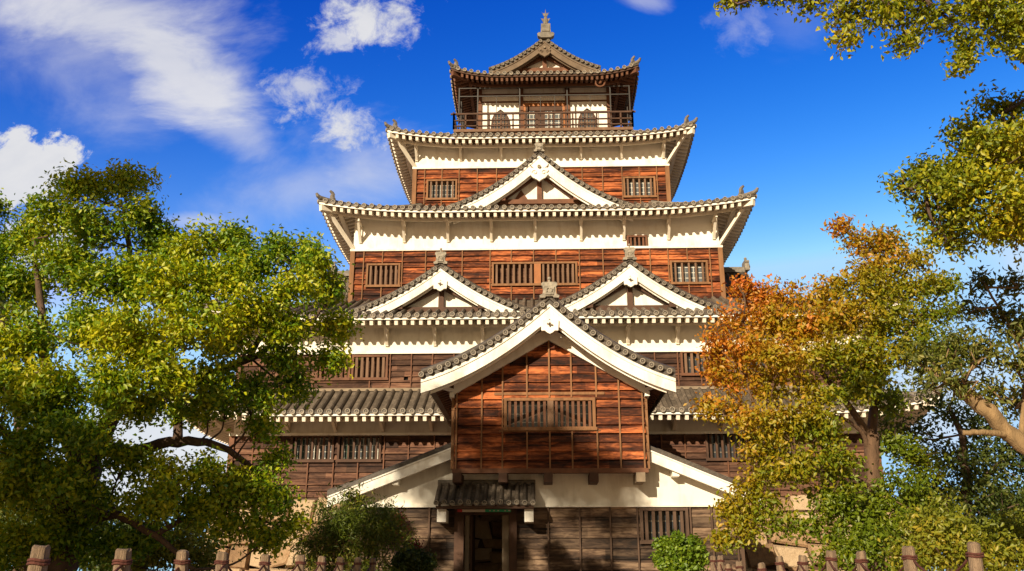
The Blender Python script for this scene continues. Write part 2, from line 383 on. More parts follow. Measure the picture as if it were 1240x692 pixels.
# ------------------------------------------------------------------ roof builders
RB, SP = .088, .345        # round tile radius, spacing
def half_rib(mb, path, side, up_fn, r=RB, n=5):
    """half round tile row along path; side: horizontal unit vector across"""
    secs = []; uvs = []; l = 0; mb.t = random.random()
    for i, p in enumerate(path):
        if i: l += (Vector(p)-Vector(path[i-1])).length
        q = []
        for k in range(n+1):
            a = math.pi*k/n
            q.append(Vector(p)+Vector(side)*(r*math.cos(a))+Vector((0, 0, 1))*(r*1.6*math.sin(a)-.01)); uvs.append((k/n, l))
        secs.append(q)
    m = n+1; pts = [p for q in secs for p in q]; fs = []
    for k in range(len(secs)-1):
        for i in range(n): fs.append((k*m+i, k*m+i+1, (k+1)*m+i+1, (k+1)*m+i))
    fs.append(tuple(range(m)))
    mb.add(pts, fs, uvs); mb.t = .5
def disc(mb, c, axis, r=.1, depth=.1):
    """round tile end with its raised rim and boss"""
    mb.t = random.random(); c = Vector(c)+Vector((0, 0, random.uniform(-.014, .014))); ax = (Vector(axis)+Vector((random.uniform(-.08, .08), 0, random.uniform(-.06, .06)))).normalized(); a = Vector((0, 0, 1)); a = (a-ax*a.dot(ax)).normalized(); b = ax.cross(a)
    ring = lambda rr, d: [c+ax*d+(a*math.cos(2*math.pi*k/10)+b*math.sin(2*math.pi*k/10))*rr for k in range(10)]
    mb.strip([ring(r, depth), ring(r, 0), ring(r*.74, 0), ring(r*.66, .025), ring(r*.3, .022), ring(r*.16, .0)])

class Skirt:
    def __init__(s, x0, x1, y0, y1, run, ze, zt, lift, ov, c=None, sag=.8):
        s.x0, s.x1, s.y0, s.y1, s.run, s.ze, s.zt, s.lift, s.ov, s.sag = x0, x1, y0, y1, run, ze, zt, lift, ov, sag
        s.sides = [((x0+x1)/2, y0, (1, 0), (0, 1), (x1-x0)/2), (x1, (y0+y1)/2, (0, 1), (-1, 0), (y1-y0)/2),
                   ((x0+x1)/2, y1, (-1, 0), (0, -1), (x1-x0)/2), (x0, (y0+y1)/2, (0, -1), (1, 0), (y1-y0)/2)]
        s.c = c or min((x1-x0), (y1-y0))*.5*.62
    def H(s, u, d, half):
        t = max(0, d)/s.run
        z = s.ze+(s.zt-s.ze)*(s.sag*t+(1-s.sag)*t*t)
        if d < 0: z += d*(s.zt-s.ze)/s.run*s.sag
        k = max(0, (abs(u)-(half-s.c))/s.c); return z+s.lift*k**2.2*max(0, 1-max(d, 0)/s.run)**1.3
    def P(s, side, u, d, dz=0.0, flat=None):
        ox, oy, (dx, dy), (ix, iy), half = side
        z = s.H(u, d, half) if flat is None else s.H(u, 0, half)-.12+flat*d
        return Vector((ox+dx*u+ix*d, oy+dy*u+iy*d, z+dz))
    def build(s, parent, tile='tile', white='plaster', rafter='rafter', soffit='soffit', ridge='ridge', purlin_out=.75, name='tiled_roof',
              sides=(0, 1, 2, 3), raft_w=.13, raft_sp=.325, hips=True, label=None):
        mb, dm, fm, sm, rm = MB(), MB(), MB(), MB(), MB()
        for si in sides:
            sd = s.sides[si]; half = sd[4]; front = si != 2
            nu, nd_ = 40, 6
            pts, uvs = [], []
            for j in range(nd_+1):
                d = s.run*j/nd_
                for i in range(nu+1):
                    u = (-1+2*i/nu)*(half-d); pts.append(s.P(sd, u, d)); uvs.append((u, d))
            mb.add(pts, [(j*(nu+1)+i, j*(nu+1)+i+1, (j+1)*(nu+1)+i+1, (j+1)*(nu+1)+i) for j in range(nd_) for i in range(nu)], uvs)
            across = Vector((sd[2][0], sd[2][1], 0)); outw = -Vector((sd[3][0], sd[3][1], 0))
            n = int((half-.1)/SP)
            for k in range(-n, n+1):
                u = k*SP; dmax = min(s.run, half-abs(u))-.03
                if dmax < .12: continue
                m_ = max(2, int(dmax/.5)+2) if front else 2
                half_rib(mb, [s.P(sd, u, -.05+(dmax+.05)*i/(m_-1)) for i in range(m_)], across, None)
                if front: disc(dm, s.P(sd, u, -.07, .025), -outw, .105, .09)
            # flat tile lip, fascia, soffit, rafters, purlin
            N_ = 44
            def sweep(mb_, d0, d1, zt_, zb_, ext, flat=None):
                secs = []
                for i in range(N_+1):
                    t = -1+2*i/N_
                    secs.append([s.P(sd, t*(half-d0-ext), d0, zt_, flat), s.P(sd, t*(half-d1-ext), d1, zt_, flat), s.P(sd, t*(half-d1-ext), d1, zb_, flat), s.P(sd, t*(half-d0-ext), d0, zb_, flat)])
                mb_.strip(secs)
            sweep(mb, -.01, .06, -.003, -.07, 0)
            sweep(fm, .035, .13, -.073, -.185, .0)
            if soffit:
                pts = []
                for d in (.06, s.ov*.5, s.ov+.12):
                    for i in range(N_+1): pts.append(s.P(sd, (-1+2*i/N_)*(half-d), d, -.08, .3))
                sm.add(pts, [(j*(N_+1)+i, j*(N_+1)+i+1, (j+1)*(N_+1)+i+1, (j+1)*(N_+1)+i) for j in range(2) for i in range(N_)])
            if front:
                n = int((half-.3)/raft_sp)
                for k in range(-n, n+1):
                    u = (k+.5)*raft_sp
                    dmx = min(s.ov+.1, half-abs(u)-.1)
                    if dmx < .3: continue
                    a, b = s.P(sd, u, .12, -.175, .3), s.P(sd, u, dmx, -.175, .3)
                    rm.beam(a, b, raft_w, .2)
                if purlin_out:
                    d = s.ov-purlin_out; sweep(rm, d, d+.15, -.275, -.42, -.0, .3)
        mb.join(dm, 1); roof = mb.build(name, [tile, 'disc'], parent)
        if label: roof['label'] = label
        fm.build('eave_board', white, roof)
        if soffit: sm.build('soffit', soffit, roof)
        # hip rafters + hips
        if hips:
            for si in (0, 1, 2, 3):
                sd = s.sides[si]; half = sd[4]
                if rafter:
                    rm.beam(s.P(sd, half-.09, .09, -.22, .3), s.P(sd, half-s.ov-.1, s.ov+.1, -.2, .3), .2, .28)
                hm = MB(); path = [s.P(sd, half-d, d) for d in [.12+(s.run-.12)*i/7 for i in range(8)]]
                secs = []
                dirv = Vector((sd[2][0]-sd[3][0], sd[2][1]-sd[3][1], 0)).normalized(); ac = Vector((-dirv.y, dirv.x, 0))
                for i, p in enumerate(path):
                    g = .10-.05*min(1, i/3)
                    secs.append([p+ac*w_+Vector((0, 0, h_)) for w_, h_ in ((-.15, -.02), (.15, -.02), (.13, g), (.1, g+.02), (.06, g+.09), (-.06, g+.09), (-.1, g+.02), (-.13, g))])
                hm.strip(secs)
                # corner roll end + demon tile with its horn
                c0 = path[0]+Vector((0, 0, .12)); out_ = dirv
                hm.tube([c0-out_*.2, c0+out_*.1, c0+out_*.22+Vector((0, 0, .06)), c0+out_*.3+Vector((0, 0, .17))], [.1, .1, .085, .05], 8)
                q = path[0]+(path[1]-path[0])*.75+Vector((0, 0, .1))
                ol = [(-.17, 0), (.17, 0), (.2, .12), (.12, .2), (.1, .34), (0, .42), (-.1, .34), (-.12, .2), (-.2, .12)]
                hm.prism([q+ac*a_+Vector((0, 0, b_-.05)) for a_, b_ in ol], out_*.12)
                hm.tube([q+Vector((0, 0, .3)), q+out_*.08+Vector((0, 0, .4)), q+out_*.2+Vector((0, 0, .47))], [.08, .075, .05], 8)
                hm.build('hip_ridge', ridge, roof)
        if rm.v: rm.build('rafter_trim', rafter, roof)
        return roof

def oni(mb, c, w, h, ext, right=Vector((1, 0, 0)), horn=True):
    """ridge end tile: bell outline with curled feet and a round horn"""
    ol = [(-.62, 0), (-.30, 0), (-.22, .08), (.22, .08), (.30, 0), (.62, 0), (.66, .12), (.46, .2), (.41, .36), (.45, .60), (.53, .64), (.53, .75), (.42, .82), (-.42, .82), (-.53, .75), (-.53, .64), (-.45, .60), (-.41, .36), (-.46, .2), (-.66, .12)]
    c = Vector(c); mb.prism([c+right*(a*w)+Vector((0, 0, b*h)) for a, b in ol], ext)
    e = Vector(ext).normalized()
    il = [(-.27, .14), (.27, .14), (.33, .56), (.2, .6), (-.2, .6), (-.33, .56)]
    mb.prism([c+right*(a*w)+Vector((0, 0, b*h))-e*.04 for a, b in il], e*.05)
    for sg in (-1, 1): mb.tube([c+right*(sg*w*.16)+Vector((0, 0, h*.28))-e*.05, c+right*(sg*w*.2)+Vector((0, 0, h*.42))-e*.06, c+right*(sg*w*.06)+Vector((0, 0, h*.48))-e*.05], w*.05, 6)
    if horn:
        q = c+e*.1; mb.cyl(q+Vector((0, 0, .8*h)), q+Vector((0, 0, .96*h)), w*.07, 8)
        mb.ball(q+Vector((0, 0, 1.05*h)), w*.12, 8)

def gable(parent, T, w, za, zb, yb, a=.57, barge_h=.45, tile='tile', white='plaster', wall_y=.9, verge=True, oni_size=(.7, .62), pendant='hex',
          frame='dark_wood', wall='plaster', name='gable', tie_z=None, ridge_to=None, inner=True, ribs=True, soffit='rafter', label=None):
    """gabled roof: T(x, y, z) maps local (across, depth from face, height) to the place; w = (left, right) half widths, zb = (left, right)"""
    def prof(x):
        i = 0 if x < 0 else 1; s_ = 1-abs(x)/w[i]; return zb[i]+(za-zb[i])*(a*s_+(1-a)*s_*s_)
    V = lambda x, y, z: Vector(T(x, y, z))
    X = V(1, 0, 0)-V(0, 0, 0); Yd = V(0, 1, 0)-V(0, 0, 0)
    xs = [-w[0]+(w[0])*i/12 for i in range(12)]+[w[1]*i/12 for i in range(13)]
    mb, dm, bm_ = MB(), MB(), MB()
    pts, uvs = [], []
    for y in (0, yb):
        for x in xs: pts.append(V(x, y, prof(x))); uvs.append((y, abs(x)))
    n = len(xs); mb.add(pts, [(i, i+1, n+i+1, n+i) for i in range(n-1)], uvs)
    # under surface, verge edge
    secs = [[V(x, 0, prof(x)-.004), V(x, yb, prof(x)-.004), V(x, yb, prof(x)-.08), V(x, 0, prof(x)-.13)] for x in xs]
    mb.strip(secs)
    if ribs:
        k = 0
        while .62+k*SP < yb:
            y = .62+k*SP; k += 1
            for sgn, i in ((-1, 0), (1, 1)):
                half_rib(mb, [V(sgn*w[i]*(.03+.99*j/8), y, prof(sgn*w[i]*min(1, .03+.99*j/8))) for j in range(9)], Yd, None)
                disc(dm, V(sgn*(w[i]+.05), y, zb[i]+.0), -sgn*X, .1, .08)
    for sgn, i in ((-1, 0), (1, 1)):
        L_ = 0; last = 0; prev = V(0, 0, za)
        for j in range(1, 201):
            x = sgn*w[i]*j/200; p = V(x, 0, prof(x)); L_ += (p-prev).length; prev = p
            if verge and L_-last > .265 and j > 5:
                last = L_; p = V(x, -.1, prof(x)+.03); p = p-Vector((0, 0, .035)); mb.cyl(p, p+Yd*.5, .07, 8); disc(dm, p-Yd*.02, Yd, .083, .1)
        if verge:
            mb.strip([[V(sgn*w[i]*j/12, yy_, prof(sgn*w[i]*j/12)+zz_) for yy_, zz_ in ((-.06, .075), (-.04, .14), (.06, .2), (.2, .21), (.34, .16), (.42, .05), (.42, 0), (-.02, 0), (-.05, .03))] for j in range(13)])
    mb.join(dm, 1); roof = mb.build(name, [tile, 'disc'], parent)
    if label: roof['label'] = label
    # bargeboards: outer board, set back inner moulding
    B0 = .135 if verge else .085
    for (o0, o1, y0, y1, sc) in (((B0, B0+barge_h, .04, .18, 1.0), (B0+barge_h*.72, B0+barge_h*1.18, .19, .27, .93)) if inner else ((B0, B0+barge_h, .04, .18, 1.0),)):
        for sgn, i in ((-1, 0), (1, 1)):
            secs = []
            for j in range(13):
                x = sgn*w[i]*sc*j/12; z = prof(x); k = 1.0+.12*(1-j/12)
                secs.append([V(x, y0, z-o0), V(x, y1, z-o0), V(x, y1, z-o0-(o1-o0)*k), V(x, y0, z-o0-(o1-o0)*k)])
            bm_.strip(secs)
    bm_.build('bargeboard', white, roof)
    fl = MB()                                     # thin raised moulding along the top of the bargeboard
    for sgn, i in ((-1, 0), (1, 1)):
        fl.strip([[V(sgn*w[i]*j/12, .005, prof(sgn*w[i]*j/12)-B0+.002), V(sgn*w[i]*j/12, .04, prof(sgn*w[i]*j/12)-B0+.002), V(sgn*w[i]*j/12, .04, prof(sgn*w[i]*j/12)-B0-.09), V(sgn*w[i]*j/12, .005, prof(sgn*w[i]*j/12)-B0-.09)] for j in range(13)])
    fl.build('moulding', white, roof)
    if soffit:
        sf = MB(); sf.strip([[V(x, .28, prof(x)-.085), V(x, wall_y+.1, prof(x)-.085), V(x, wall_y+.1, prof(x)-.16), V(x, .28, prof(x)-.16)] for x in xs]); sf.build('soffit', soffit, roof)
    if wall:
        wm = MB(); tz = tie_z
        xw = [x for x in xs if prof(x)-.16 > tz]
        wm.add([V(x, wall_y, prof(x)-.1) for x in xw]+[V(x, wall_y, tz-.3) for x in xw], [(i, i+1, len(xw)+i+1, len(xw)+i) for i in range(len(xw)-1)])
        wm.build('gable_wall', wall, roof)
        fb = MB(); xe0, xe1 = xw[0]*.98, xw[-1]*.98
        fb.beam(V(xe0*.8, wall_y-.12, tz+.02), V(xe1*.8, wall_y-.12, tz+.02), .2, .22)
        fb.beam(V(0, wall_y-.1, tz+.1), V(0, wall_y-.1, prof(0)-.2), .22, .16, Yd)
        for sgn, i in ((-1, 0), (1, 1)):
            xa = sgn*w[i]*.06; ze_ = tz+.12
            fb.beam(V(xa, wall_y-.13, za-barge_h-.45), V((xe0 if sgn < 0 else xe1)*.74, wall_y-.13, ze_), .16, .2)
            fb.beam(V((xe0 if sgn < 0 else xe1)*.7, wall_y-.5, tz+.12), V((xe0 if sgn < 0 else xe1)*.7, wall_y+.1, tz+.12), .26, .3)
        fb.build('gable_frame', frame, roof)
    rb = MB(); ry = ridge_to or yb
    rb.strip([[V(-.17, y, za-.02), V(.17, y, za-.02), V(.14, y, za+.2), V(.09, y, za+.22), V(.06, y, za+.3), V(-.06, y, za+.3), V(-.09, y, za+.22), V(-.14, y, za+.2)] for y in (.05, ry)])
    rb.build('ridge', 'ridge', roof)
    if oni_size:
        om = MB(); oni(om, V(0, -.14, za+.02), oni_size[0], oni_size[1], Yd*.22, X); om.build('ridge_end_tile', 'oni', roof)
    if pendant:
        pm = MB(); zc = za-B0-barge_h*1.62; y0 = -.03
        if pendant == 'hex':
            k = barge_h/.45
            ol = [(-.3, .16), (.3, .16), (.28, -.2), (.16, -.2), (.1, -.26), (0, -.31), (-.1, -.26), (-.16, -.2), (-.28, -.2)]
            pm.prism([V(x*k, y0, zc+z*k) for x, z in ol], Yd*.1)
            pm.build('pendant', white, roof)
            bo = MB(); bo.cyl(V(0, y0-.05, zc), V(0, y0+.02, zc), .05*k, 6); bo.beam(V(-.09*k, y0-.03, zc+.03), V(.1*k, y0-.03, zc-.02), .03, .04); bo.beam(V(0, y0-.03, zc+.08*k), V(0, y0-.03, zc-.07*k), .03, .04); bo.build('boss', 'grey_beam', roof)
        else:
            k = barge_h/.6
            ol = [(-.2, .35), (.2, .35), (.24, .2), (.42, .26), (.5, .12), (.42, 0), (.47, -.12), (.34, -.3), (.15, -.4), (0, -.52), (-.15, -.4), (-.34, -.3), (-.47, -.12), (-.42, 0), (-.5, .12), (-.42, .26), (-.24, .2)]
            pm.prism([V(x*k, y0, zc+z*k) for x, z in ol], Yd*.12)
            for sg in (-1, 1):                      # spiral scrolls
                pm.tube([V(sg*(.24+.15*math.cos(t)*(1-t/9))*k, y0-.03, zc+(-.02+.15*math.sin(t)*(1-t/9))*k) for t in [i*.6 for i in range(13)]], .026*k, 6)
            pm.build('pendant', white, roof)
            bo = MB(); bo.cyl(V(0, y0-.08, zc+.3*k), V(0, y0+.02, zc+.3*k), .1*k, 6)
            for sg in (-1, 1): bo.tube([V(sg*.3*k, y0+.03, zc+.22*k), V(sg*.42*k, y0+.02, zc+.33*k), V(sg*.5*k, y0, zc+.46*k)], [.03, .025, .015], 6)
            bo.build('boss', 'grey_beam', roof)
    return roof

# ------------------------------------------------------------------ wall builders
def clad(mb, T, u0, u1, z0, z1, bh=.26, holes=(), xl=None, xr=None, amp=.07):
    """lapped horizontal boards; T(u, out, z) -> place"""
    rows = max(1, round((z1-z0)/bh)); bh = (z1-z0)/rows
    for r in range(rows):
        a, b = z0+r*bh, z0+(r+1)*bh
        cuts = sorted({a, b} | {h for H_ in holes for h in H_[2:4] if a+1e-4 < h < b-1e-4})
        off = amp*random.uniform(.5, 1.35)
        # each row is a few boards long
        xs = [u0]; x = u0+random.uniform(.8, 2.6)
        while x < u1-.5: xs.append(x); x += random.uniform(1.4, 2.8)
        xs.append(u1)
        tones = [random.random() for _ in xs]
        for c0, c1 in zip(cuts[:-1], cuts[1:]):
            mid = (c0+c1)/2
            L0, L1 = (xl(c0), xl(c1)) if xl else (u0, u0); R0, R1 = (xr(c0), xr(c1)) if xr else (u1, u1)
            segs = [(u0, u1)]
            for h in holes:
                if h[2] < mid < h[3]:
                    ns = []
                    for s0, s1 in segs:
                        if h[1] <= s0 or h[0] >= s1: ns.append((s0, s1)); continue
                        if h[0] > s0: ns.append((s0, h[0]))
                        if h[1] < s1: ns.append((h[1], s1))
                    segs = ns
            o0 = off*(1-(c0-a)/bh)+.004; o1 = off*(1-(c1-a)/bh)+.004
            for s0, s1 in segs:
                pts_ = [s0]+[x for x in xs if s0+.02 < x < s1-.02]+[s1]
                for e0, e1 in zip(pts_[:-1], pts_[1:]):
                    a0, a1, b0, b1 = max(e0, L0), max(e0, L1), min(e1, R0), min(e1, R1)
                    if a0 >= b0-.01 and a1 >= b1-.01: continue
                    a1 = min(a1, b1) if a1 > b1 else a1
                    mb.t = tones[sum(1 for x in xs if x <= (e0+e1)/2)-1]
                    mb.add([T(a0, o0, c0), T(b0, o0, c0), T(b1, o1, c1), T(a1, o1, c1), T(a0, 0, c0), T(b0, 0, c0)], [(0, 1, 2, 3), (4, 5, 1, 0)])
    mb.t = .5
def battens(mb, T, us, z0, z1, w=.046, dep=.10, holes=(), top=None):
    for u in us:
        zt = min(z1, top(u)) if top else z1
        segs = [(z0, zt)]
        for h in holes:
            if h[0]-w/2 < u < h[1]+w/2:
                segs = [q for s0, s1 in segs for q in ((s0, min(s1, h[2])), (max(s0, h[3]), s1)) if q[1]-q[0] > .03]
        for s0, s1 in segs:
            mb.add([T(u+i*w/2, o, z) for z in (s0, s1) for i, o in ((-1, 0), (1, 0), (1, dep), (-1, dep))],
                   [(0, 1, 2, 3), (7, 6, 5, 4), (0, 4, 5, 1), (1, 5, 6, 2), (2, 6, 7, 3), (3, 7, 4, 0)])
def window(parent, u0, u1, z0, z1, y, nbars, bar_mat='batten_tan', frame_mat='batten', pane='glass', bar_w=.075, mull=None, mull_mat='orange_beam', name='window', label=None, sill=True):
    fm = MB(); t = .085
    fm.box(u0-t, u0, y-.125, y+.2, z0-t, z1+t); fm.box(u1, u1+t, y-.125, y+.2, z0-t, z1+t)
    fm.box(u0, u1, y-.122, y+.2, z1, z1+t); fm.box(u0, u1, y-.122, y+.2, z0-t, z0)
    if sill: fm.box(u0-.12, u1+.12, y-.155, y-.127, z0-t-.03, z0-.02)
    f = fm.build(name, frame_mat, parent)
    if label: f['label'] = label
    bm_ = MB()
    spans = [(u0, u1)] if mull is None else [(u0, mull[0]), (mull[1], u1)]
    for s0, s1 in spans:
        for k in range(nbars):
            x = s0+(s1-s0)*(k+.5)/nbars
            bm_.box(x-bar_w/2, x+bar_w/2, y-.08, y-.005, z0, z1)
    bm_.build('lattice', bar_mat, f)
    if mull:
        mm = MB(); mm.box(mull[0], mull[1], y-.115, y+.15, z0, z1); mm.build('mullion', mull_mat, f)
    pm = MB(); pm.add([(u0, y+.17, z0), (u1, y+.17, z0), (u1, y+.17, z1), (u0, y+.17, z1)], [(0, 1, 2, 3)])
    pm.build('pane', pane, f)
    return f
def bracket(parent, x, y, z0, z1, out=.72, corner=0):
    b = MB()
    if not corner:
        b.box(x-.065, x+.065, y-.10, y+.02, z0, z1)
        b.beam((x, y-.06, z0+.06), (x, y-out, z1-.07), .11, .11)
        b.beam((x, y-.0, z1-.03), (x, y-out-.1, z1-.03), .13, .12)
    else:
        b.beam((x, y, z0-.05), (x+corner*out*1.0, y-out*1.0, z1+.1), .13, .14)
    return b.build('eave_bracket', 'rafter', parent)
def shell(parent, x0, x1, y0, y1, z0, z1, mat='plaster', name='plaster_band'):
    """four plain wall faces, without top or bottom"""
    m = MB(); m.add([(x0, y0, z0), (x1, y0, z0), (x1, y1, z0), (x0, y1, z0), (x0, y0, z1), (x1, y0, z1), (x1, y1, z1), (x0, y1, z1)],
                    [(0, 1, 5, 4), (1, 2, 6, 5), (2, 3, 7, 6), (3, 0, 4, 7)])
    return m.build(name, mat, parent)
def timber_storey(parent, x0, x1, y0, y1, z0, z1, mat, holes, bat_us, bat_mat='batten', bh=.27):
    m = MB(); b = MB()
    Tf = lambda u, o, z: (u, y0-o, z)
    clad(m, Tf, x0, x1, z0, z1, bh, holes); battens(b, Tf, bat_us, z0, z1, holes=[(h[0]-.09, h[1]+.09, h[2]-.09, h[3]+.09) for h in holes])
    for T, L0, L1 in ((lambda u, o, z: (x0-o, u, z), y0, y1), (lambda u, o, z: (x1+o, u, z), y0, y1), (lambda u, o, z: (u, y1+o, z), x0, x1)):
        clad(m, T, L0, L1, z0, z1, bh); battens(b, T, [L0+.9*k for k in range(1, int((L1-L0)/.9)+1)], z0, z1)
    for x in (x0, x1): b.box(x-.1, x+.1, y0-.13, y0+.12, z0, z1)
    m.join(b, 1); w = m.build('timber_wall', [mat, bat_mat], parent)
    return w
def hole_of(w): return (w[0], w[1], w[2], w[3])

# ------------------------------------------------------------------ castle keep
KX0, KX1, KY0, KY1 = -12.05, 12.9, 35.5, 53.2
keep = empty('castle_keep', (0.4, 44.3, 4.0), 'five-tiered castle tower with white plaster bands, red brown timber walls and grey tiled roofs', 'castle')

def build_keep():
    # storey 1 -----------------------------------------------------------
    y = KY0
    w1 = [(-9.64, -8.10, 5.44, 6.30), (-7.79, -6.25, 5.44, 6.30), (6.48, 8.04, 5.44, 6.36), (8.3, 9.8, 5.44, 6.36)]
    vents1 = [(-10.64, -10.47, 5.44, 5.58)]
    timber_storey(keep, KX0, KX1, KY0, KY1, 4.0, 6.36, 'brown_wood', w1+vents1, [-11.2, -10.3, -9.0, -8.0, -7.05, -6.05, -5.1, -4.1, -3.2, 3.7, 4.7, 5.6, 7.2, 9.05, 10.5, 11.5], 'beam', .24)
    for k, w in enumerate(w1):
        f = window(keep, *w, y, 7, 'dark_wood', 'dark_wood', 'glass' if k < 2 else 'dark_glass', .08, sill=True)
        if k < 2:
            t = MB(); q = w[0]+(w[1]-w[0])*(1.15/7); t.box(q, q+.1, y+.08, y+.11, w[2]+.05, w[3]-.02); t.build('teal_board', 'teal', f)
    for v in vents1:
        m = MB(); m.add([(v[0], y+.1, v[2]), (v[1], y+.1, v[2]), (v[1], y+.1, v[3]), (v[0], y+.1, v[3])], [(0, 1, 2, 3)]); m.build('vent', 'void', keep)
    s = MB(); s.box(KX0-.12, KX1+.12, y-.13, y+.1, 6.36, 6.46); s.build('sill_beam', 'plaster', keep)
    shell(keep, KX0, KX1, KY0, KY1, 6.40, 7.6, 'old_dimmed_plaster')  # darker plaster colour stands in for the weaker sun on this band
    for x in (-11.7, -9.86, -8.0, -6.14, -4.22, -2.3, 3.3, 5.2, 7.1, 9.0, 10.9, 12.6): bracket(keep, x, y, 6.5, 7.02, .85)
    Skirt(KX0-1.9, KX1+1.9, KY0-1.9, KY1+1.9, 1.9, 7.0, 8.12, .55, 1.9, 4.5, .92).build(keep, purlin_out=.9, label='lowest tiled pent roof of the tower')
    s = MB(); s.box(KX0-.05, KX1+.05, y-.07, y+.05, 8.12, 8.24); s.build('flashing_board', 'grey_beam', keep)
    # storey 2 -----------------------------------------------------------
    w2 = [(-7.41, -6.12, 8.66, 9.5), (-8.84, -7.62, 8.66, 9.5), (5.7, 7.15, 8.76, 9.58), (7.6, 9.1, 8.76, 9.58)]
    vents2 = [(-5.39, -5.22, 8.55, 8.69)]
    timber_storey(keep, KX0, KX1, KY0, KY1, 8.24, 9.62, 'brown_wood', w2+vents2, [-11.2, -10.2, -9.2, -6.75, -5.95, -5.1, -4.25, -3.4, 2.9, 3.75, 4.6, 5.5, 6.4, 8.3, 9.9, 10.8, 11.8], 'beam', .23)
    for k, w in enumerate(w2): window(keep, *w, y, 6, 'batten_tan' if k != 1 else 'beam', 'beam', 'shutter' if k < 2 else 'dark_glass', .1)
    for v in vents2:
        m = MB(); m.add([(v[0], y+.1, v[2]), (v[1], y+.1, v[2]), (v[1], y+.1, v[3]), (v[0], y+.1, v[3])], [(0, 1, 2, 3)]); m.build('vent', 'void', keep)
    s = MB(); s.box(KX0-.12, KX1+.12, y-.13, y+.1, 9.62, 9.73); s.build('sill_beam', 'plaster', keep)
    shell(keep, KX0, KX1, KY0, KY1, 9.66, 11.2, 'old_dimmed_plaster')  # same darkened plaster, dimmer sunlight put into its colour
    for x in (-11.8, -9.95, -8.05, -6.12, -4.18, -2.25, -.3, 1.62, 3.57, 5.54, 7.5, 9.4, 11.3, 12.7): bracket(keep, x, y, 9.95, 10.62, .62)
    Skirt(KX0-1.4, KX1+1.4, KY0-1.4, KY1+1.4, 4.4, 10.86, 12.75, .5, 1.4, 5.5, .88).build(keep, purlin_out=.65, label='second tiled roof carrying the pair of small gables')
    c = MB(); c.box(KX0+2.9, KX1-2.9, KY0+2.95, KY1-2.95, 12.55, 12.74); c.build('roof_deck', 'tile', keep)
    # storey 3 -----------------------------------------------------------
    x0, x1, y0, y1 = -8.36, 8.13, 38.5, 50.3
    w3 = [(-7.62, -6.26, 13.5, 14.42), (-1.98, 1.66, 13.5, 14.42), (5.95, 7.45, 13.5, 14.42)]
    up = (4.08, 4.83, 15.2, 15.64)
    timber_storey(keep, x0, x1, y0, y1, 12.5, 15.1, 'red_wood', w3, [-7.85, -7.0, -6.1, -5.05, -4.3, -3.4, -2.15, -1.2, -.2, .8, 1.85, 2.9, 4.0, 5.0, 5.8, 6.65, 7.65], 'batten', .27)
    window(keep, *w3[0], y0, 6, 'batten_tan', 'batten', 'shutter', .09)
    window(keep, *w3[1], y0, 7, 'batten_tan', 'batten', 'shutter', .09, (-.18, .12))
    window(keep, *w3[2], y0, 5, 'batten_tan', 'batten', 'glass', .08)
    s = MB(); s.box(x0-.12, x1+.12, y0-.13, y0+.1, 15.1, 15.2); s.build('sill_beam', 'plaster', keep)
    m = MB(); hs = [up]
    T = lambda u, o, z: (u, y0-o, z)
    for a, b, c_, d in ((x0, up[0], 15.18, 16.96), (up[1], x1, 15.18, 16.96), (up[0], up[1], up[3], 16.96)):
        m.add([(a, y0, c_), (b, y0, c_), (b, y0, d), (a, y0, d)], [(0, 1, 2, 3)])
    m.add([(x0, y0, 15.15), (x0, y1, 15.15), (x0, y1, 16.96), (x0, y0, 16.96), (x1, y0, 15.15), (x1, y1, 15.15), (x1, y1, 16.96), (x1, y0, 16.96), (x0, y1, 15.15), (x1, y1, 15.15), (x1, y1, 16.96), (x0, y1, 16.96)], [(0, 1, 2, 3), (4, 5, 6, 7), (8, 9, 10, 11)])
    m.build('plaster_band', 'plaster', keep)
    window(keep, up[0], up[1], up[2], up[3], y0, 4, 'beam', 'beam', 'dark_glass', .09, sill=False)
    for x in (-8.05, -6.05, -4.06, -2.10, -.12, 1.95, 3.87, 5.87, 7.9): bracket(keep, x, y0, 15.52, 16.36, .74)
    for x, k in ((x0, -1), (x1, 1)): bracket(keep, x, y0, 15.3, 16.5, .95, k)
    Skirt(-9.72, 9.56, 37.0, 51.8, 4.0, 16.56, 18.36, .48, 1.5, 5.6, .76).build(keep, label='third tiled roof carrying the large middle gable')
    # storey 4 -----------------------------------------------------------
    x0, x1, y0, y1 = -6.05, 6.37, 41.0, 48.4
    w4 = [(-5.36, -4.02, 18.74, 19.64), (4.28, 5.68, 18.74, 19.66)]
    timber_storey(keep, x0, x1, y0, y1, 18.0, 20.3, 'red_wood', w4, [-5.55, -4.7, -3.85, -2.95, -2.0, -1.0, 2.2, 3.2, 4.15, 5.0, 5.85], 'batten', .27)
    for w in w4: window(keep, *w, y0, 5, 'batten_tan', 'batten', 'glass', .085)
    s = MB(); s.box(x0-.12, x1+.12, y0-.13, y0+.1, 20.3, 20.4); s.build('sill_beam', 'plaster', keep)
    shell(keep, x0, x1, y0, y1, 20.35, 21.95)
    for x in (-5.98, -3.79, -1.78, 2.16, 4.16, 6.22): bracket(keep, x, y0, 20.75, 21.38, .62)
    for x, k in ((x0, -1), (x1, 1)): bracket(keep, x, y0, 20.5, 21.5, .85, k)
    Skirt(-7.32, 7.66, 39.7, 49.7, 2.6, 21.5, 22.84, .45, 1.3, 4.6, .78).build(keep, purlin_out=.65, label='fourth tiled roof under the balcony')
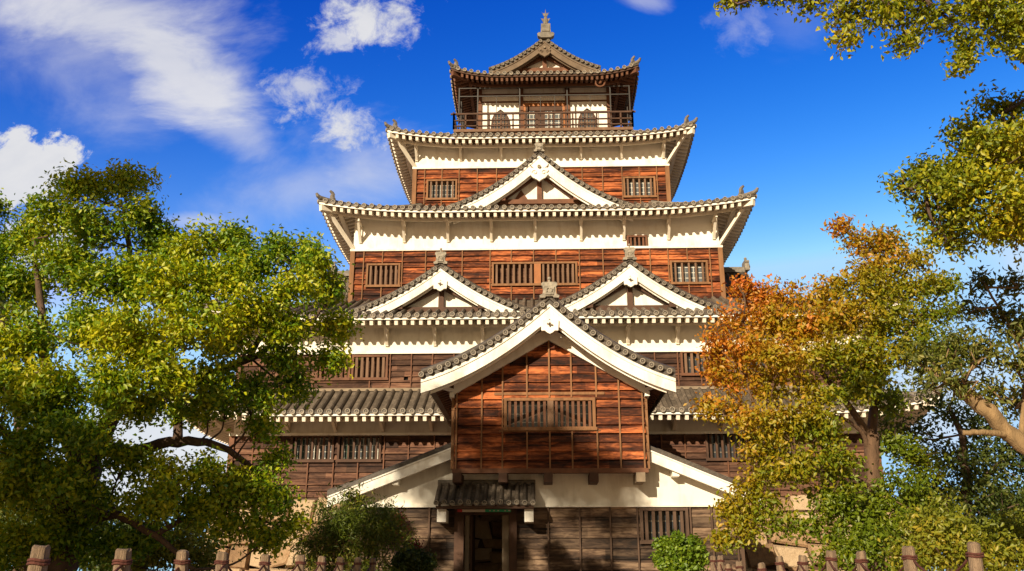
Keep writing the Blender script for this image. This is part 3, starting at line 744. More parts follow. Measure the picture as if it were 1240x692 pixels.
    # gables -------------------------------------------------------------
    for cx, za in ((-3.97, 13.2), (3.72, 13.3)):
        gable(keep, (lambda c: lambda x, yy, z: (c+x, 34.95+yy, z))(cx), (3.62, 3.62), za, (11.2, 11.2), 3.6, .57, .42, wall_y=.62, tie_z=11.42, oni_size=(.43, .64),
              label='left small gable with white bargeboards' if cx < 0 else 'right small gable with white bargeboards')
    gable(keep, lambda x, yy, z: (.09+x, 38.0+yy, z), (4.2, 4.2), 19.68, (16.95, 16.95), 3.1, .5, .52, wall_y=.7, tie_z=17.45, oni_size=(.38, .5), pendant='scroll', frame='beam', label='large middle gable with scrolled pendant')
    tw = MB(); tw.prism([(-.75+a, 38.63, 17.62+b) for a, b in ((-.32, 0), (.32, 0), (0, .5))], (0, .05, 0)); tw.build('triangular_vent', 'beam', keep)
    for sgn in (-1, 1):
        xf = 10.75 if sgn > 0 else -10.7
        gable(keep, (lambda sg, f: lambda x, yy, z: (f-sg*yy, 45.0+x*sg, z))(sgn, xf), (4.6, 4.6), 16.1, (12.0, 12.0), 2.9, .55, .5, wall_y=.8, tie_z=12.9, oni_size=(.7, .7), label='side gable seen end on')
    # top storey ---------------------------------------------------------
    bx0, bx1, by0, by1 = -4.31, 4.95, 42.2, 47.2
    x0, x1, y0, y1 = -3.05, 3.86, 43.4, 46.0
    fl = MB(); fl.box(bx0, bx1, by0, by1, 22.98, 23.14); fl.box(bx0+.12, bx1-.12, by0+.12, by1-.12, 22.6, 22.97)
    bal = fl.build('balcony', 'batten_tan', keep)
    rl = MB()
    for (a, b) in (((bx0, by0), (bx1, by0)), ((bx0, by0), (bx0, by1)), ((bx1, by0), (bx1, by1)), ((bx0, by1), (bx1, by1))):
        n = 15 if a[1] == b[1] else 8
        for i in range(n+1):
            x = a[0]+(b[0]-a[0])*i/n; yy = a[1]+(b[1]-a[1])*i/n
            rl.box(x-.04, x+.04, yy-.04, yy+.04, 23.14, 23.97)
        d = Vector((b[0]-a[0], b[1]-a[1], 0)).normalized()*.16
        for z, h in ((24.0, .09), (23.62, .06), (23.3, .06)):
            e = d if z > 23.9 else d*0
            rl.beam((a[0]-e.x, a[1]-e.y, z), (b[0]+e.x, b[1]+e.y, z), .08, h)
    rl.build('railing', 'dark_wood', bal)
    cg = MB()
    for x in (-4.06, -3.08, -.88, 1.6, 3.85, 4.85): cg.box(x-.03, x+.03, 42.34, 42.4, 23.14, 25.62)
    for x in (-2.1, .2, .95, 2.8): cg.box(x-.014, x+.014, 42.36, 42.39, 23.14, 25.1)
    for z in (25.6, 25.12): cg.box(-4.06, 4.85, 42.35, 42.39, z-.022, z+.022)
    for x in (-4.06, 4.85):
        for yy in (43.6, 44.8, 46.0, 47.0): cg.box(x-.025, x+.025, yy-.025, yy+.025, 23.14, 25.62)
        for z in (25.6, 25.12): cg.box(x-.02, x+.02, 42.37, 47.0, z-.022, z+.022)
    cg.build('safety_cage', 'metal', bal)
    wl = shell(keep, x0, x1, y0, y1, 23.14, 26.6, 'plaster', 'top_wall')
    tb = MB()
    for x in (x0, -.83, 1.65, x1): tb.box(x-.12, x+.12, y0-.1, y0+.05, 23.14, 26.5)
    tb.box(x0, x1, y0-.06, y0-.004, 25.66, 25.8); tb.box(x0, x1, y0-.06, y0-.004, 25.29, 25.36); tb.box(x0, x1, y0-.07, y0-.004, 26.12, 26.3)
    tb.box(x0, x1, y0-.07, y0-.004, 23.14, 23.3)
    tb.build('post_and_rail', 'beam', wl)
    ob = MB(); ob.box(-.71, 1.53, y0-.09, y0-.005, 25.02, 25.22); ob.build('lintel', 'orange_beam', wl)
    for cx in (-1.93, 2.68):                                  # bell shaped windows
        fo = [(-.56, 0), (-.5, .5), (-.46, .85), (-.36, 1.08), (-.2, 1.22), (0, 1.38), (.2, 1.22), (.36, 1.08), (.46, .85), (.5, .5), (.56, 0)]
        fm = MB(); fm.prism([(cx+a, y0-.1, 23.34+b*1.1) for a, b in fo], (0, .09, 0)); bw = fm.build('bell_window', 'dark_wood', keep)
        pm = MB(); pm.prism([(cx+a*.78, y0-.115, 23.38+b*1.0) for a, b in fo], (0, .012, 0)); pm.build('pane', 'dark_glass', bw)
        gm = MB()
        for k in range(-2, 3): gm.box(cx+k*.15-.02, cx+k*.15+.02, y0-.145, y0-.118, 23.4, 23.4+(1.3-abs(k)*.16))
        gm.box(cx-.38, cx+.38, y0-.15, y0-.12, 23.95, 24.0); gm.build('lattice', 'batten_tan', bw)
    dm = MB(); dm.box(-.55, 1.35, y0-.06, y0-.004, 23.3, 25.0); dr = dm.build('doorway', 'dark_wood', keep)
    pm = MB()
    for a in (-.5, .44): pm.box(a, a+.4, y0-.085, y0-.062, 23.34, 24.7)
    pm.box(.95, 1.3, y0-.085, y0-.062, 23.34, 24.6)
    pm.build('door_panel', 'glass', dr)
    for a0, a1 in ((-.72, -.58), (1.38, 1.5)):
        q = MB(); q.box(a0, a1, y0-.07, y0-.004, 23.3, 25.0); q.build('door_post', 'orange_beam', dr)
    # hanging ring ornament under the eave, right of the balcony
    rg = MB(); c = Vector((3.32, 42.0, 25.62)); pts = [c+Vector((.24*math.cos(t), 0, .24*math.sin(t))) for t in [2*math.pi*k/16 for k in range(17)]]
    rg.tube(pts, .05, 6); rg.ball(c, .1, 8); rg.cyl(c+Vector((0, 0, .22)), c+Vector((0, 0, .6)), .02, 6); rg.build('ring_ornament', 'beam', keep)
    Skirt(-4.48, 5.32, 41.6, 47.8, 1.9, 26.0, 26.98, .48, 1.8, 2.8, .85).build(keep, white='dark_wood', rafter='beam', soffit='dark_wood', purlin_out=.9, raft_w=.12, raft_sp=.26, label='topmost roof with dark timber eaves')
    g = gable(keep, lambda x, yy, z: (.45+x, 42.55+yy, z), (2.98, 2.98), 28.66, (26.8, 26.8), 4.3, .5, .4, white='aged_beam', wall_y=.7, tie_z=27.05, oni_size=None, pendant='scroll', frame='beam', wall='old_dimmed_plaster', soffit='dark_wood', label='top gable with weathered timber bargeboards')
    # ridge end + fish shaped finial
    om = MB(); c = Vector((.53, 42.35, 28.62))
    om.prism([c+Vector((a, 0, b)) for a, b in ((-.42, .1), (-.26, 0), (.26, 0), (.42, .1), (.46, .24), (.36, .32), (.28, .3), (.26, .48), (.25, .82), (-.25, .82), (-.26, .48), (-.28, .3), (-.36, .32), (-.46, .24))], (0, .3, 0))
    om.prism([c+Vector((a, -.04, b)) for a, b in ((-.2, .36), (.2, .36), (.22, .72), (-.22, .72))], (0, .05, 0))
    om.build('ridge_end_tile', 'ridge', g)
    fm = MB(); z = 29.42
    fm.box(c.x-.25, c.x+.25, 42.37, 42.73, z, z+.06)
    fm.tube([(c.x, 42.5, z+.04), (c.x, 42.5, z+.24), (c.x, 42.54, z+.46), (c.x, 42.6, z+.62)], [.15, .15, .11, .06], 10)
    for sg in (-1, 1):
        fm.prism([(c.x+sg*.06, 42.52, z+.58), (c.x+sg*.2, 42.56, z+.9), (c.x+sg*.13, 42.56, z+.8), (c.x+sg*.07, 42.56, z+.86), (c.x, 42.54, z+.68)], (0, .05, 0))
        fm.prism([(c.x+sg*.13, 42.46, z+.22), (c.x+sg*.25, 42.5, z+.48), (c.x+sg*.1, 42.5, z+.42)], (0, .05, 0))
    fm.tube([(c.x, 42.58, z+.6), (c.x, 42.58, z+.8), (c.x, 42.58, z+1.08)], [.06, .035, .006], 8)
    fm.build('fish_finial', 'ridge', g)
build_keep()

# ------------------------------------------------------------------ stone base under the tower
def stones(mb, T, u0, u1, z0, z1, rng, hmin=.4, hmax=.95):
    z = z0
    while z < z1-.05:
        h = min(rng.uniform(hmin, hmax), z1-z)
        if z1-(z+h) < .3: h = z1-z
        u = u0-rng.uniform(0, .5)
        while u < u1:
            w = rng.uniform(.55, 1.35)
            a0, a1 = max(u, u0), min(u+w, u1)
            if a1-a0 > .12:
                g = .012; o = rng.uniform(.03, .2); mb.t = rng.random(); e = .09
                j = lambda s_=.10: rng.uniform(-s_, s_)
                base = [(a0+g, z+g), (a1-g, z+g), (a1-g, z+h-g), (a0+g, z+h-g)]
                sk = rng.uniform(-.09, .09); base = [(a+j(.12)+(b-z-h/2)*sk*2, b+j(.09)+(a-u-w/2)*sk*1.6) for a, b in base]
                cu = sum(a for a, b in base)/4; cz = sum(b for a, b in base)/4
                ins = [(cu+(a-cu)*(1-e/(w*.5+.1)), cz+(b-cz)*(1-e/(h*.5+.05))) for a, b in base]
                mb.add([T(a, -.2, b) for a, b in base]+[T(a, 0, b) for a, b in base]+[T(a, o+j(.07), b) for a, b in ins],
                       [(0, 1, 5, 4), (1, 2, 6, 5), (2, 3, 7, 6), (3, 0, 4, 7), (4, 5, 9, 8), (5, 6, 10, 9), (6, 7, 11, 10), (7, 4, 8, 11), (8, 9, 10, 11)])
            u += w
        z += h
    mb.t = .5
def build_base():
    rng = random.Random(3); m = MB(); zb, zt = .3, 3.98
    bat = lambda z: (zt-z)*.28
    stones(m, lambda u, o, z: (u*(1+bat(z)*.05), KY0-.1-bat(z)-o, z), KX0-.1, KX1+.1, zb, zt, rng)
    stones(m, lambda u, o, z: (KX0-.1-bat(z)-o, u, z), KY0-.3, KY1, zb, zt, rng); stones(m, lambda u, o, z: (KX1+.1+bat(z)+o, u, z), KY0-.3, KY1, zb, zt, rng)
    stones(m, lambda u, o, z: (u, KY1+.1+bat(z)+o, z), KX0-.1, KX1+.1, zb, zt, rng, .8, 1.2)
    o = m.build('stone_base', 'stone'); tag(o, 'sloping wall of large tan granite blocks under the castle tower', 'stone wall')
    c = MB(); i = .18
    c.strip([[(KX0-1.0+i, KY0-1.05+i, zb-.5), (KX1+1.0-i, KY0-1.05+i, zb-.5), (KX1+1.0-i, KY1+1, zb-.5), (KX0-1.0+i, KY1+1, zb-.5)],
             [(KX0, KY0+.0, zt), (KX1, KY0+.0, zt), (KX1, KY1, zt), (KX0, KY1, zt)]])
    c.build('packing_core', 'dark_wood', o)
build_base()

# ------------------------------------------------------------------ entrance hall in front of the tower
hall = empty('entrance_hall', (0.3, 29.0, .85), 'gabled timber entrance hall jutting out before the castle tower, door on the left', 'entrance hall')
def build_hall():
    FY = 27.8; x0, x1 = -5.3, 5.84
    win = (3.02, 4.27, 2.14, 2.97); door = (-2.24, -.92, .6, 3.0)
    rz = lambda x: (6.05-(.3-x)*.389) if x < .3 else (6.05-(x-.3)*.425)
    m = MB(); b = MB(); T = lambda u, o, z: (u, FY-o, z)
    clad(m, T, x0, x1, .7, 3.1, .29, [win, door], amp=.04)
    battens(b, T, [-5.2, -4.28, -3.30, -2.52, -.72, .23, 1.16, 2.06, 2.86, 4.42, 5.04, 5.75], .7, 3.1, holes=[(win[0]-.1, win[1]+.1, win[2]-.1, win[3]+.1), door])
    for X_ in (x0, x1):
        T2 = (lambda X__, sg: lambda u, o, z: (X__+sg*o, u, z))(X_, -1 if X_ < 0 else 1)
        clad(m, T2, FY, 35.4, .7, 3.1, .29, amp=.02); battens(b, T2, [FY+.95*k for k in range(8)], .7, 3.1)
    m.join(b, 1); w = m.build('timber_wall', ['grey_wood', 'grey_batten'], hall)
    # white plaster above, up to the sloping roof
    p = MB(); xs = [x0+(x1-x0)*i/24 for i in range(25)]
    p.add([(x, FY-.03, 3.13) for x in xs]+[(x, FY-.03, rz(x)-.12) for x in xs], [(i, i+1, 26+i, 25+i) for i in range(24)])
    for X_ in (x0, x1): p.add([(X_, FY-.03, 3.13), (X_, 35.4, 3.13), (X_, 35.4, rz(X_)-.1), (X_, FY-.03, rz(X_)-.1)], [(0, 1, 2, 3)])
    p.build('plaster_wall', 'old_dimmed_plaster', hall)
    s = MB(); s.box(x0-.08, x1+.08, FY-.12, FY+.06, 3.08, 3.14); s.build('sill_beam', 'old_dimmed_plaster', hall)
    window(hall, *win, FY, 6, 'grey_batten', 'grey_batten', 'dark_glass', .09)
    gable(hall, lambda x, yy, z: (.3+x, 27.15+yy, z), (6.56, 6.1), 6.05, (3.5, 3.5), 8.2, 1.0, .36, verge=False, oni_size=None, pendant=None, wall=None, wall_y=.6, inner=False, name='lower_roof', label='wide low roof with white sloping verges')
    ep = MB()                                     # purlin ends carrying the low verge
    for x in (-4.3, 4.0): ep.box(x-.1, x+.1, 27.3, 27.8, rz(x)-.55, rz(x)-.35)
    ep.build('purlin_end', 'old_dimmed_plaster', hall)
    # upper storey jutting out --------------------------------------------
    UY = 27.0; ux0, ux1 = -2.53, 3.12; cx = .3
    zap = 7.98; hz = lambda x: zap-abs(x-cx)*(zap-6.35)/2.8
    uw = (-.97, 1.58, 5.34, 6.12)
    m = MB(); b = MB(); T = lambda u, o, z: (u, UY-o, z)
    inv = lambda z: 0 if z < 6.35 else (z-6.35)/(zap-6.35)*2.8
    clad(m, T, ux0, ux1, 4.12, 7.98, .25, [uw], lambda z: ux0+inv(z), lambda z: ux1-inv(z))
    battens(b, T, [-2.47, -1.72, -1.10, -.37, .30, .96, 1.70, 2.37, 3.06], 4.12, 7.98, holes=[(uw[0]-.1, uw[1]+.1, uw[2]-.1, uw[3]+.1)], top=lambda u: hz(u))
    for X_, sg in ((ux0, -1), (ux1, 1)):
        T2 = (lambda X__, s_: lambda u, o, z: (X__+s_*o, u, z))(X_, sg)
        clad(m, T2, UY, 35.4, 4.12, 6.6, .25); battens(b, T2, [UY+.04+.8*k for k in range(10)], 4.12, 6.6)
    m.add([(ux0, UY, 4.12), (ux1, UY, 4.12), (ux1, 29, 4.12), (ux0, 29, 4.12)], [(0, 1, 2, 3)])
    m.join(b, 1); w = m.build('upper_timber_wall', ['red_wood', 'batten'], hall)
    tr = MB(); tr.box(-1.35, 1.95, UY-.085, UY-.0, 6.3, 6.38); tr.box(-1.2, 1.8, UY-.085, UY, 5.2, 5.25); tr.build('trim_board', 'batten', w)
    sb = MB(); sb.box(ux0-.04, ux1+.04, UY-.09, UY+.2, 4.0, 4.13); sb.build('floor_beam', 'beam', hall)
    window(hall, *uw, UY, 7, 'beam', 'batten', 'glass', .08, (.24, .42), 'batten_tan')
    for k, x in enumerate((-2.42, -1.08, .24, 1.57, 2.92)):
        e = MB(); e.box(x-.13, x+.13, 26.84, FY, 3.73, 3.998); e.build('beam_end', 'dark_wood' if k < 4 else 'grey_beam', hall)
    g = gable(hall, lambda x, yy, z: (.33+x, 26.0+yy, z), (3.78, 3.62), 9.0, (6.74, 6.72), 9.4, .5, .40, wall=None, wall_y=1.0, oni_size=(.45, .6), pendant='hex', name='upper_roof', label='steep front gable roof with broad white bargeboards')
    ib = MB()                                     # inner board lying on the wall
    pr = lambda x: 6.73+(9.0-6.73)*(.5*(1-abs(x-.33)/3.7)+.5*(1-abs(x-.33)/3.7)**2)
    for sg in (-1, 1):
        secs = []
        for j in range(9):
            x = cx+sg*2.86*j/8; lo = hz(x); hi = min(pr(x)-.2, lo+.40)
            secs.append([(x, UY-.15, lo), (x, UY-.02, lo), (x, UY-.02, max(hi, lo+.12)), (x, UY-.15, max(hi, lo+.12))])
        ib.strip(secs)
        xe = cx+sg*2.86
        ib.beam((xe-sg*.05, UY-.1, 6.42), (xe+sg*.62, UY-.1, 6.62), .12, .1)
        ib.beam((xe+sg*.05, UY-.2, 6.30), (xe+sg*.05, UY+.6, 6.30), .14, .14)
    ib.build('inner_bargeboard', 'plaster', g)
    for sg in (-1, 1):
        rf = MB(); rf.beam((cx+sg*3.1, 26.4, pr(cx+sg*3.1)-.3), (cx+sg*3.1, 35.0, pr(cx+sg*3.1)-.3), .1, .1)
        for k in range(24):
            yy = 26.4+.36*k; xe = cx+sg*2.7
            rf.beam((xe, yy, pr(xe)-.2), (cx+sg*3.52, yy, pr(cx+sg*3.52)-.18), .12, .12)
        rf.build('rafter_trim', 'beam', g)
    # door ------------------------------------------------------------------
    dx0, dx1 = door[0], door[1]
    f = MB(); f.box(dx0-.3, dx0-.02, FY-.2, FY+.1, .6, 3.05); f.box(dx1+.0, dx1+.22, FY-.2, FY+.1, .6, 3.05); f.box(dx0-.02, dx1, FY-.2, FY+.1, 2.86, 3.05)
    d = f.build('doorway', 'dark_wood', hall)
    q = MB(); q.box(dx1-.22, dx1-.02, FY+.11, FY+.3, .6, 3.0); q.box(dx0+.0, dx0+.12, FY+.11, FY+.3, .6, 3.0); q.build('door_jamb', 'grey_beam', d)
    q = MB(); q.box(dx0+.13, dx0+.2, FY+.3, FY+1.5, .6, 2.95); q.build('door_leaf', 'dark_wood', d)
    st = MB(); stones(st, lambda u, o, z: (u, 30.6-o, z), -3.6, .6, .7, 3.4, random.Random(5), .3, .6); st.build('inner_stone_wall', 'stone', hall)
    bk = MB(); bk.box(-3.7, .7, 30.9, 31.0, .6, 3.6); bk.box(-3.75, -3.65, 27.9, 30.9, .6, 3.6); bk.box(.65, .75, 27.9, 30.9, .6, 3.6); bk.box(-3.7, .7, 27.9, 30.9, 3.5, 3.6); bk.build('porch_lining', 'dark_wood', hall)
    # tiled canopy -------------------------------------------------------------
    ca = MB(); cd = MB(); c0, c1 = -3.06, -.14; A = lambda x, t: Vector((x, 26.72+t*1.02, 3.16+t*.60))
    ca.add([A(c0, 0), A(c1, 0), A(c1, 1), A(c0, 1)], [(0, 1, 2, 3)], [(c0, 0), (c1, 0), (c1, 1.2), (c0, 1.2)])
    ca.add([A(c0, 0)-Vector((0, 0, .07)), A(c1, 0)-Vector((0, 0, .07)), A(c1, 1)-Vector((0, 0, .07)), A(c0, 1)-Vector((0, 0, .07)), A(c0, 0)-Vector((0, 0, .002)), A(c1, 0)-Vector((0, 0, .002)), A(c1, 1)-Vector((0, 0, .002)), A(c0, 1)-Vector((0, 0, .002))],
           [(0, 1, 2, 3), (0, 1, 5, 4), (1, 2, 6, 5), (3, 0, 4, 7)])
    for k in range(13):
        x = c0+.07+(c1-c0-.14)*k/12; half_rib(ca, [A(x, -.03), A(x, .33), A(x, .66), A(x, 1)], Vector((1, 0, 0)), None, .07)
        disc(cd, A(x, -.05)+Vector((0, 0, .015)), (0, 1, 0), .075, .06)
    ca.join(cd, 1); can = ca.build('canopy', ['tile', 'disc'], hall)
    rd = MB(); rd.cyl((c0, 27.72, 3.79), (c1, 27.72, 3.79), .09, 8); rd.build('ridge', 'ridge', can)
    fr = MB()
    for k in range(9): x = c0+.15+(c1-c0-.3)*k/8; fr.beam((x, 26.8, 3.07), (x, 27.78, 3.5), .07, .08)
    fr.box(c0+.05, c1-.05, 26.8, 26.9, 2.98, 3.06); fr.box(-2.85-.06, -2.85+.06, 27.1, 27.78, 2.98, 3.08); fr.box(-.39, -.27, 27.1, 27.78, 2.98, 3.08); fr.build('canopy_frame', 'dark_wood', can)
    for x in (-2.86, -.33):
        k = MB(); k.box(x-.13, x+.13, 26.98, 27.78, 2.62, 2.975); k.build('white_bracket_block', 'plaster', can)
    # sign strip over the door ---------------------------------------------------
    sg = MB(); sg.box(-2.40, -2.26, 27.0, 27.03, 2.90, 2.97); sn = sg.build('sign_strip', 'red_sign', hall)
    q = MB(); q.box(-2.258, -1.60, 27.0, 27.03, 2.90, 2.97); q.build('pale_panel', 'pale_sign', sn)
    q = MB(); q.box(-1.598, -.85, 27.0, 27.03, 2.90, 2.97); q.build('green_panel', 'green_sign', sn)
    q = MB()
    for x in (-1.46, -1.34, -1.22, -1.02): q.box(x-.02, x+.025, 26.994, 26.999, 2.92, 2.95)
    q.box(-.93, -.87, 26.994, 26.999, 2.92, 2.955); q.build('sign_marks', 'pale_sign', sn)
    hg = MB(); hg.box(-2.3, -2.27, 27.03, 27.06, 2.95, 3.0); hg.box(-1.0, -.97, 27.03, 27.06, 2.95, 3.0); hg.build('sign_hanger', 'metal', sn)
build_hall()

# ------------------------------------------------------------------ trees and shrubs
def leaf_mesh(name, pos, outw, k, spread, L, Wd, mat, parent, rng, droop=.2, up=.8, keep_top=1.0):
    n = len(pos)*k
    c = np.repeat(pos, k, 0)+rng.normal(0, 1, (n, 3))*spread
    o = np.repeat(outw, k, 0)
    nz = lambda a: a/np.maximum(1e-6, np.linalg.norm(a, axis=1))[:, None]
    d = nz(o*.6+rng.normal(0, .75, (n, 3))+np.array([0, 0, -droop]))
    nr = o*.7+rng.normal(0, .55, (n, 3))+np.array([0, 0, up*.4])
    nr = nz(nr-d*np.sum(nr*d, 1)[:, None]); s = np.cross(d, nr)
    l = (L*rng.uniform(.5, 1.25, n))[:, None]; w = l*(Wd/L)
    v = np.empty((n, 4, 3)); v[:, 0] = c-d*l*.5; v[:, 1] = c+s*w*.5-d*l*.05+nr*w*.22; v[:, 2] = c+d*l*.5-nr*l*.08; v[:, 3] = c-s*w*.5-d*l*.05+nr*w*.22
    idx = (np.arange(n)*4)[:, None]
    tri = np.concatenate([idx+np.array([[0, 1, 2]]), idx+np.array([[0, 2, 3]])], 1).reshape(-1)
    me = bpy.data.meshes.new(name); me.vertices.add(n*4); me.vertices.foreach_set('co', v.reshape(-1).astype(np.float32))
    me.loops.add(n*6); me.loops.foreach_set('vertex_index', tri.astype(np.int32))
    me.polygons.add(n*2); me.polygons.foreach_set('loop_start', np.arange(0, n*6, 3, dtype=np.int32))
    me.update(calc_edges=True)
    a = me.attributes.new('leaf', 'FLOAT', 'POINT'); a.data.foreach_set('value', np.repeat(rng.random(n), 4).astype(np.float32))
    me.materials.append(mat); o_ = bpy.data.objects.new(name, me); COL.objects.link(o_)
    if parent is not None: o_.parent = parent; o_.location = -parent.location
    return o_
def clump_sprays(clumps, dens, rng, fill=.5):
    dens *= 5.0
    P, O = [], []
    for c, r in clumps:
        r = np.array(r if hasattr(r, '__len__') else (r, r, r), float)
        n = max(6, int(dens*(r[0]*r[2]+r[0]*r[1]+r[1]*r[2])/3))
        d = rng.normal(0, 1, (n, 3)); d /= np.linalg.norm(d, axis=1)[:, None]
        kp = (d[:, 2] > -.15) | (rng.random(n) < .55); d = d[kp]
        rad = fill+(1.06-fill)*rng.random(len(d))**.7; rad *= 1+.16*np.sin(5*d[:, 0]+c[0]*3)+.14*np.cos(7*d[:, 2]+c[1]*5)
        P.append(np.array(c)+d*r*rad[:, None]); O.append(d)
    return np.concatenate(P), np.concatenate(O)
def limb(mb, pts, r0, r1, rng, n=8, jit=.06):
    """smooth tapered limb through the given points"""
    pts = [Vector(p) for p in pts]; out = []
    for i in range(len(pts)-1):
        p0, p1, p2, p3 = pts[max(i-1, 0)], pts[i], pts[i+1], pts[min(i+2, len(pts)-1)]
        for j in range(5):
            t = j/5; out.append(.5*((2*p1)+(p2-p0)*t+(2*p0-5*p1+4*p2-p3)*t*t+(3*p1-p0-3*p2+p3)*t**3))
    out.append(pts[-1]); m = len(out)
    out = [p+Vector(rng.normal(0, 1, 3))*(r0*.12 if 0 < i < m-1 else 0) for i, p in enumerate(out)]
    mb.tube(out, [r0+(r1-r0)*(i/(m-1))**.8 for i in range(m)], n, jit)
    return out
def tree(name, label, cat, base, limbs, clumps, mat, bark, rng, dens=80, k=7, spread=.11, L=.1, Wd=.048, droop=.2, up=.8, group=None, fill=.35, twigs=3, extra=None, puffs=7, flat=.85, reach=9.0):
    root = empty(name, base, label, cat, group)
    tm = MB(); nodes = []
    for pts, r0, r1 in limbs:
        nodes += limb(tm, pts, r0, r1, rng)
    subs = []
    for c, r in clumps:                     # every clump is a handful of small puffs with gaps between
        r3 = np.array(r if hasattr(r, '__len__') else (r, r, r), float)
        for _ in range(puffs):
            d_ = rng.normal(0, 1, 3); d_ /= np.linalg.norm(d_); d_[2] += .15
            q = .35+.6*rng.random()
            subs.append((np.array(c)+d_*r3*q, r3*np.array([.48, .48, .48*flat])*rng.uniform(.7, 1.3)))
    P, O = clump_sprays(subs, dens, rng, fill) if puffs else clump_sprays(clumps, dens, rng, fill)
    for c, r in clumps:
        c = Vector(c); rr = max(r) if hasattr(r, '__len__') else r
        a = min(nodes, key=lambda q: (q-c).length+max(0, q.z-c.z)*1.0)
        dist = (a-c).length
        if dist > reach: continue
        if dist > .15:
            m = (a+c)/2+Vector((rng.normal(0, .12), rng.normal(0, .12), -.12*dist))
            path = limb(tm, [a, m, c], min(.034, .014+.01*dist), .012, rng, 5, .05)
        else: path = [c]
        for _ in range(twigs):
            e = c+Vector(rng.normal(0, 1, 3)).normalized()*rr*.85; s_ = path[len(path)*2//3]
            tm.tube([s_, (s_+e)/2+Vector(rng.normal(0, .06, 3)), e], [.014, .01, .005], 4)
    if extra:
        for pts, r0, r1 in extra: limb(tm, pts, r0, r1, rng, 5)
    tm.build('trunk', bark, root, True)
    leaf_mesh('crown', P, O, k, spread, L, Wd, mat, root, rng, droop, up)
    return root
G = lambda x, y: (x, y, gz(x, y))
M['camphor'] = leaf_mat('camphor_leaf', [(.0, (.03, .095, .004)), (.36, (.14, .26, .004)), (.66, (.42, .45, .005)), (1., (.66, .54, .010))], .4, .55, .5)
M['dull_green'] = leaf_mat('dull_green_leaf', [(.0, (.025, .05, .008)), (.6, (.07, .10, .012)), (1., (.17, .17, .02))], .35, .6, .4)
M['cherry'] = leaf_mat('autumn_leaf', [(.0, (.06, .12, .004)), (.25, (.18, .23, .005)), (.45, (.40, .29, .008)), (.6, (.55, .22, .014)), (.78, (.68, .15, .024)), (1., (.70, .10, .03))], .4, 1.2, .5, .5, ((-.15, 0, .13), .48, .62))
M['evergreen'] = leaf_mat('evergreen_leaf', [(.0, (.05, .09, .005)), (.45, (.20, .24, .006)), (.75, (.44, .39, .010)), (1., (.62, .45, .015))], .35, .7, .4)
M['laurel'] = leaf_mat('laurel_leaf', [(.0, (.04, .065, .008)), (.6, (.15, .16, .02)), (1., (.36, .28, .045))], .3, .7, .35)
M['bush'] = leaf_mat('bush_leaf', [(.0, (.06, .13, .006)), (.6, (.16, .25, .010)), (1., (.32, .38, .02))], .4, 2.0, .3)
M['bamboo'] = leaf_mat('bamboo_leaf', [(.0, (.05, .09, .008)), (.6, (.16, .20, .012)), (1., (.42, .30, .03))], .4, 1.0, .4)
M['red_leaf'] = leaf_mat('red_leaf', [(.0, (.12, .02, .012)), (1., (.34, .035, .02))], .4, 1.0, .4)
M['yellow_green'] = leaf_mat('yellow_green_leaf', [(.0, (.10, .14, .008)), (.6, (.26, .27, .016)), (1., (.48, .34, .03))], .4, .9, .45)

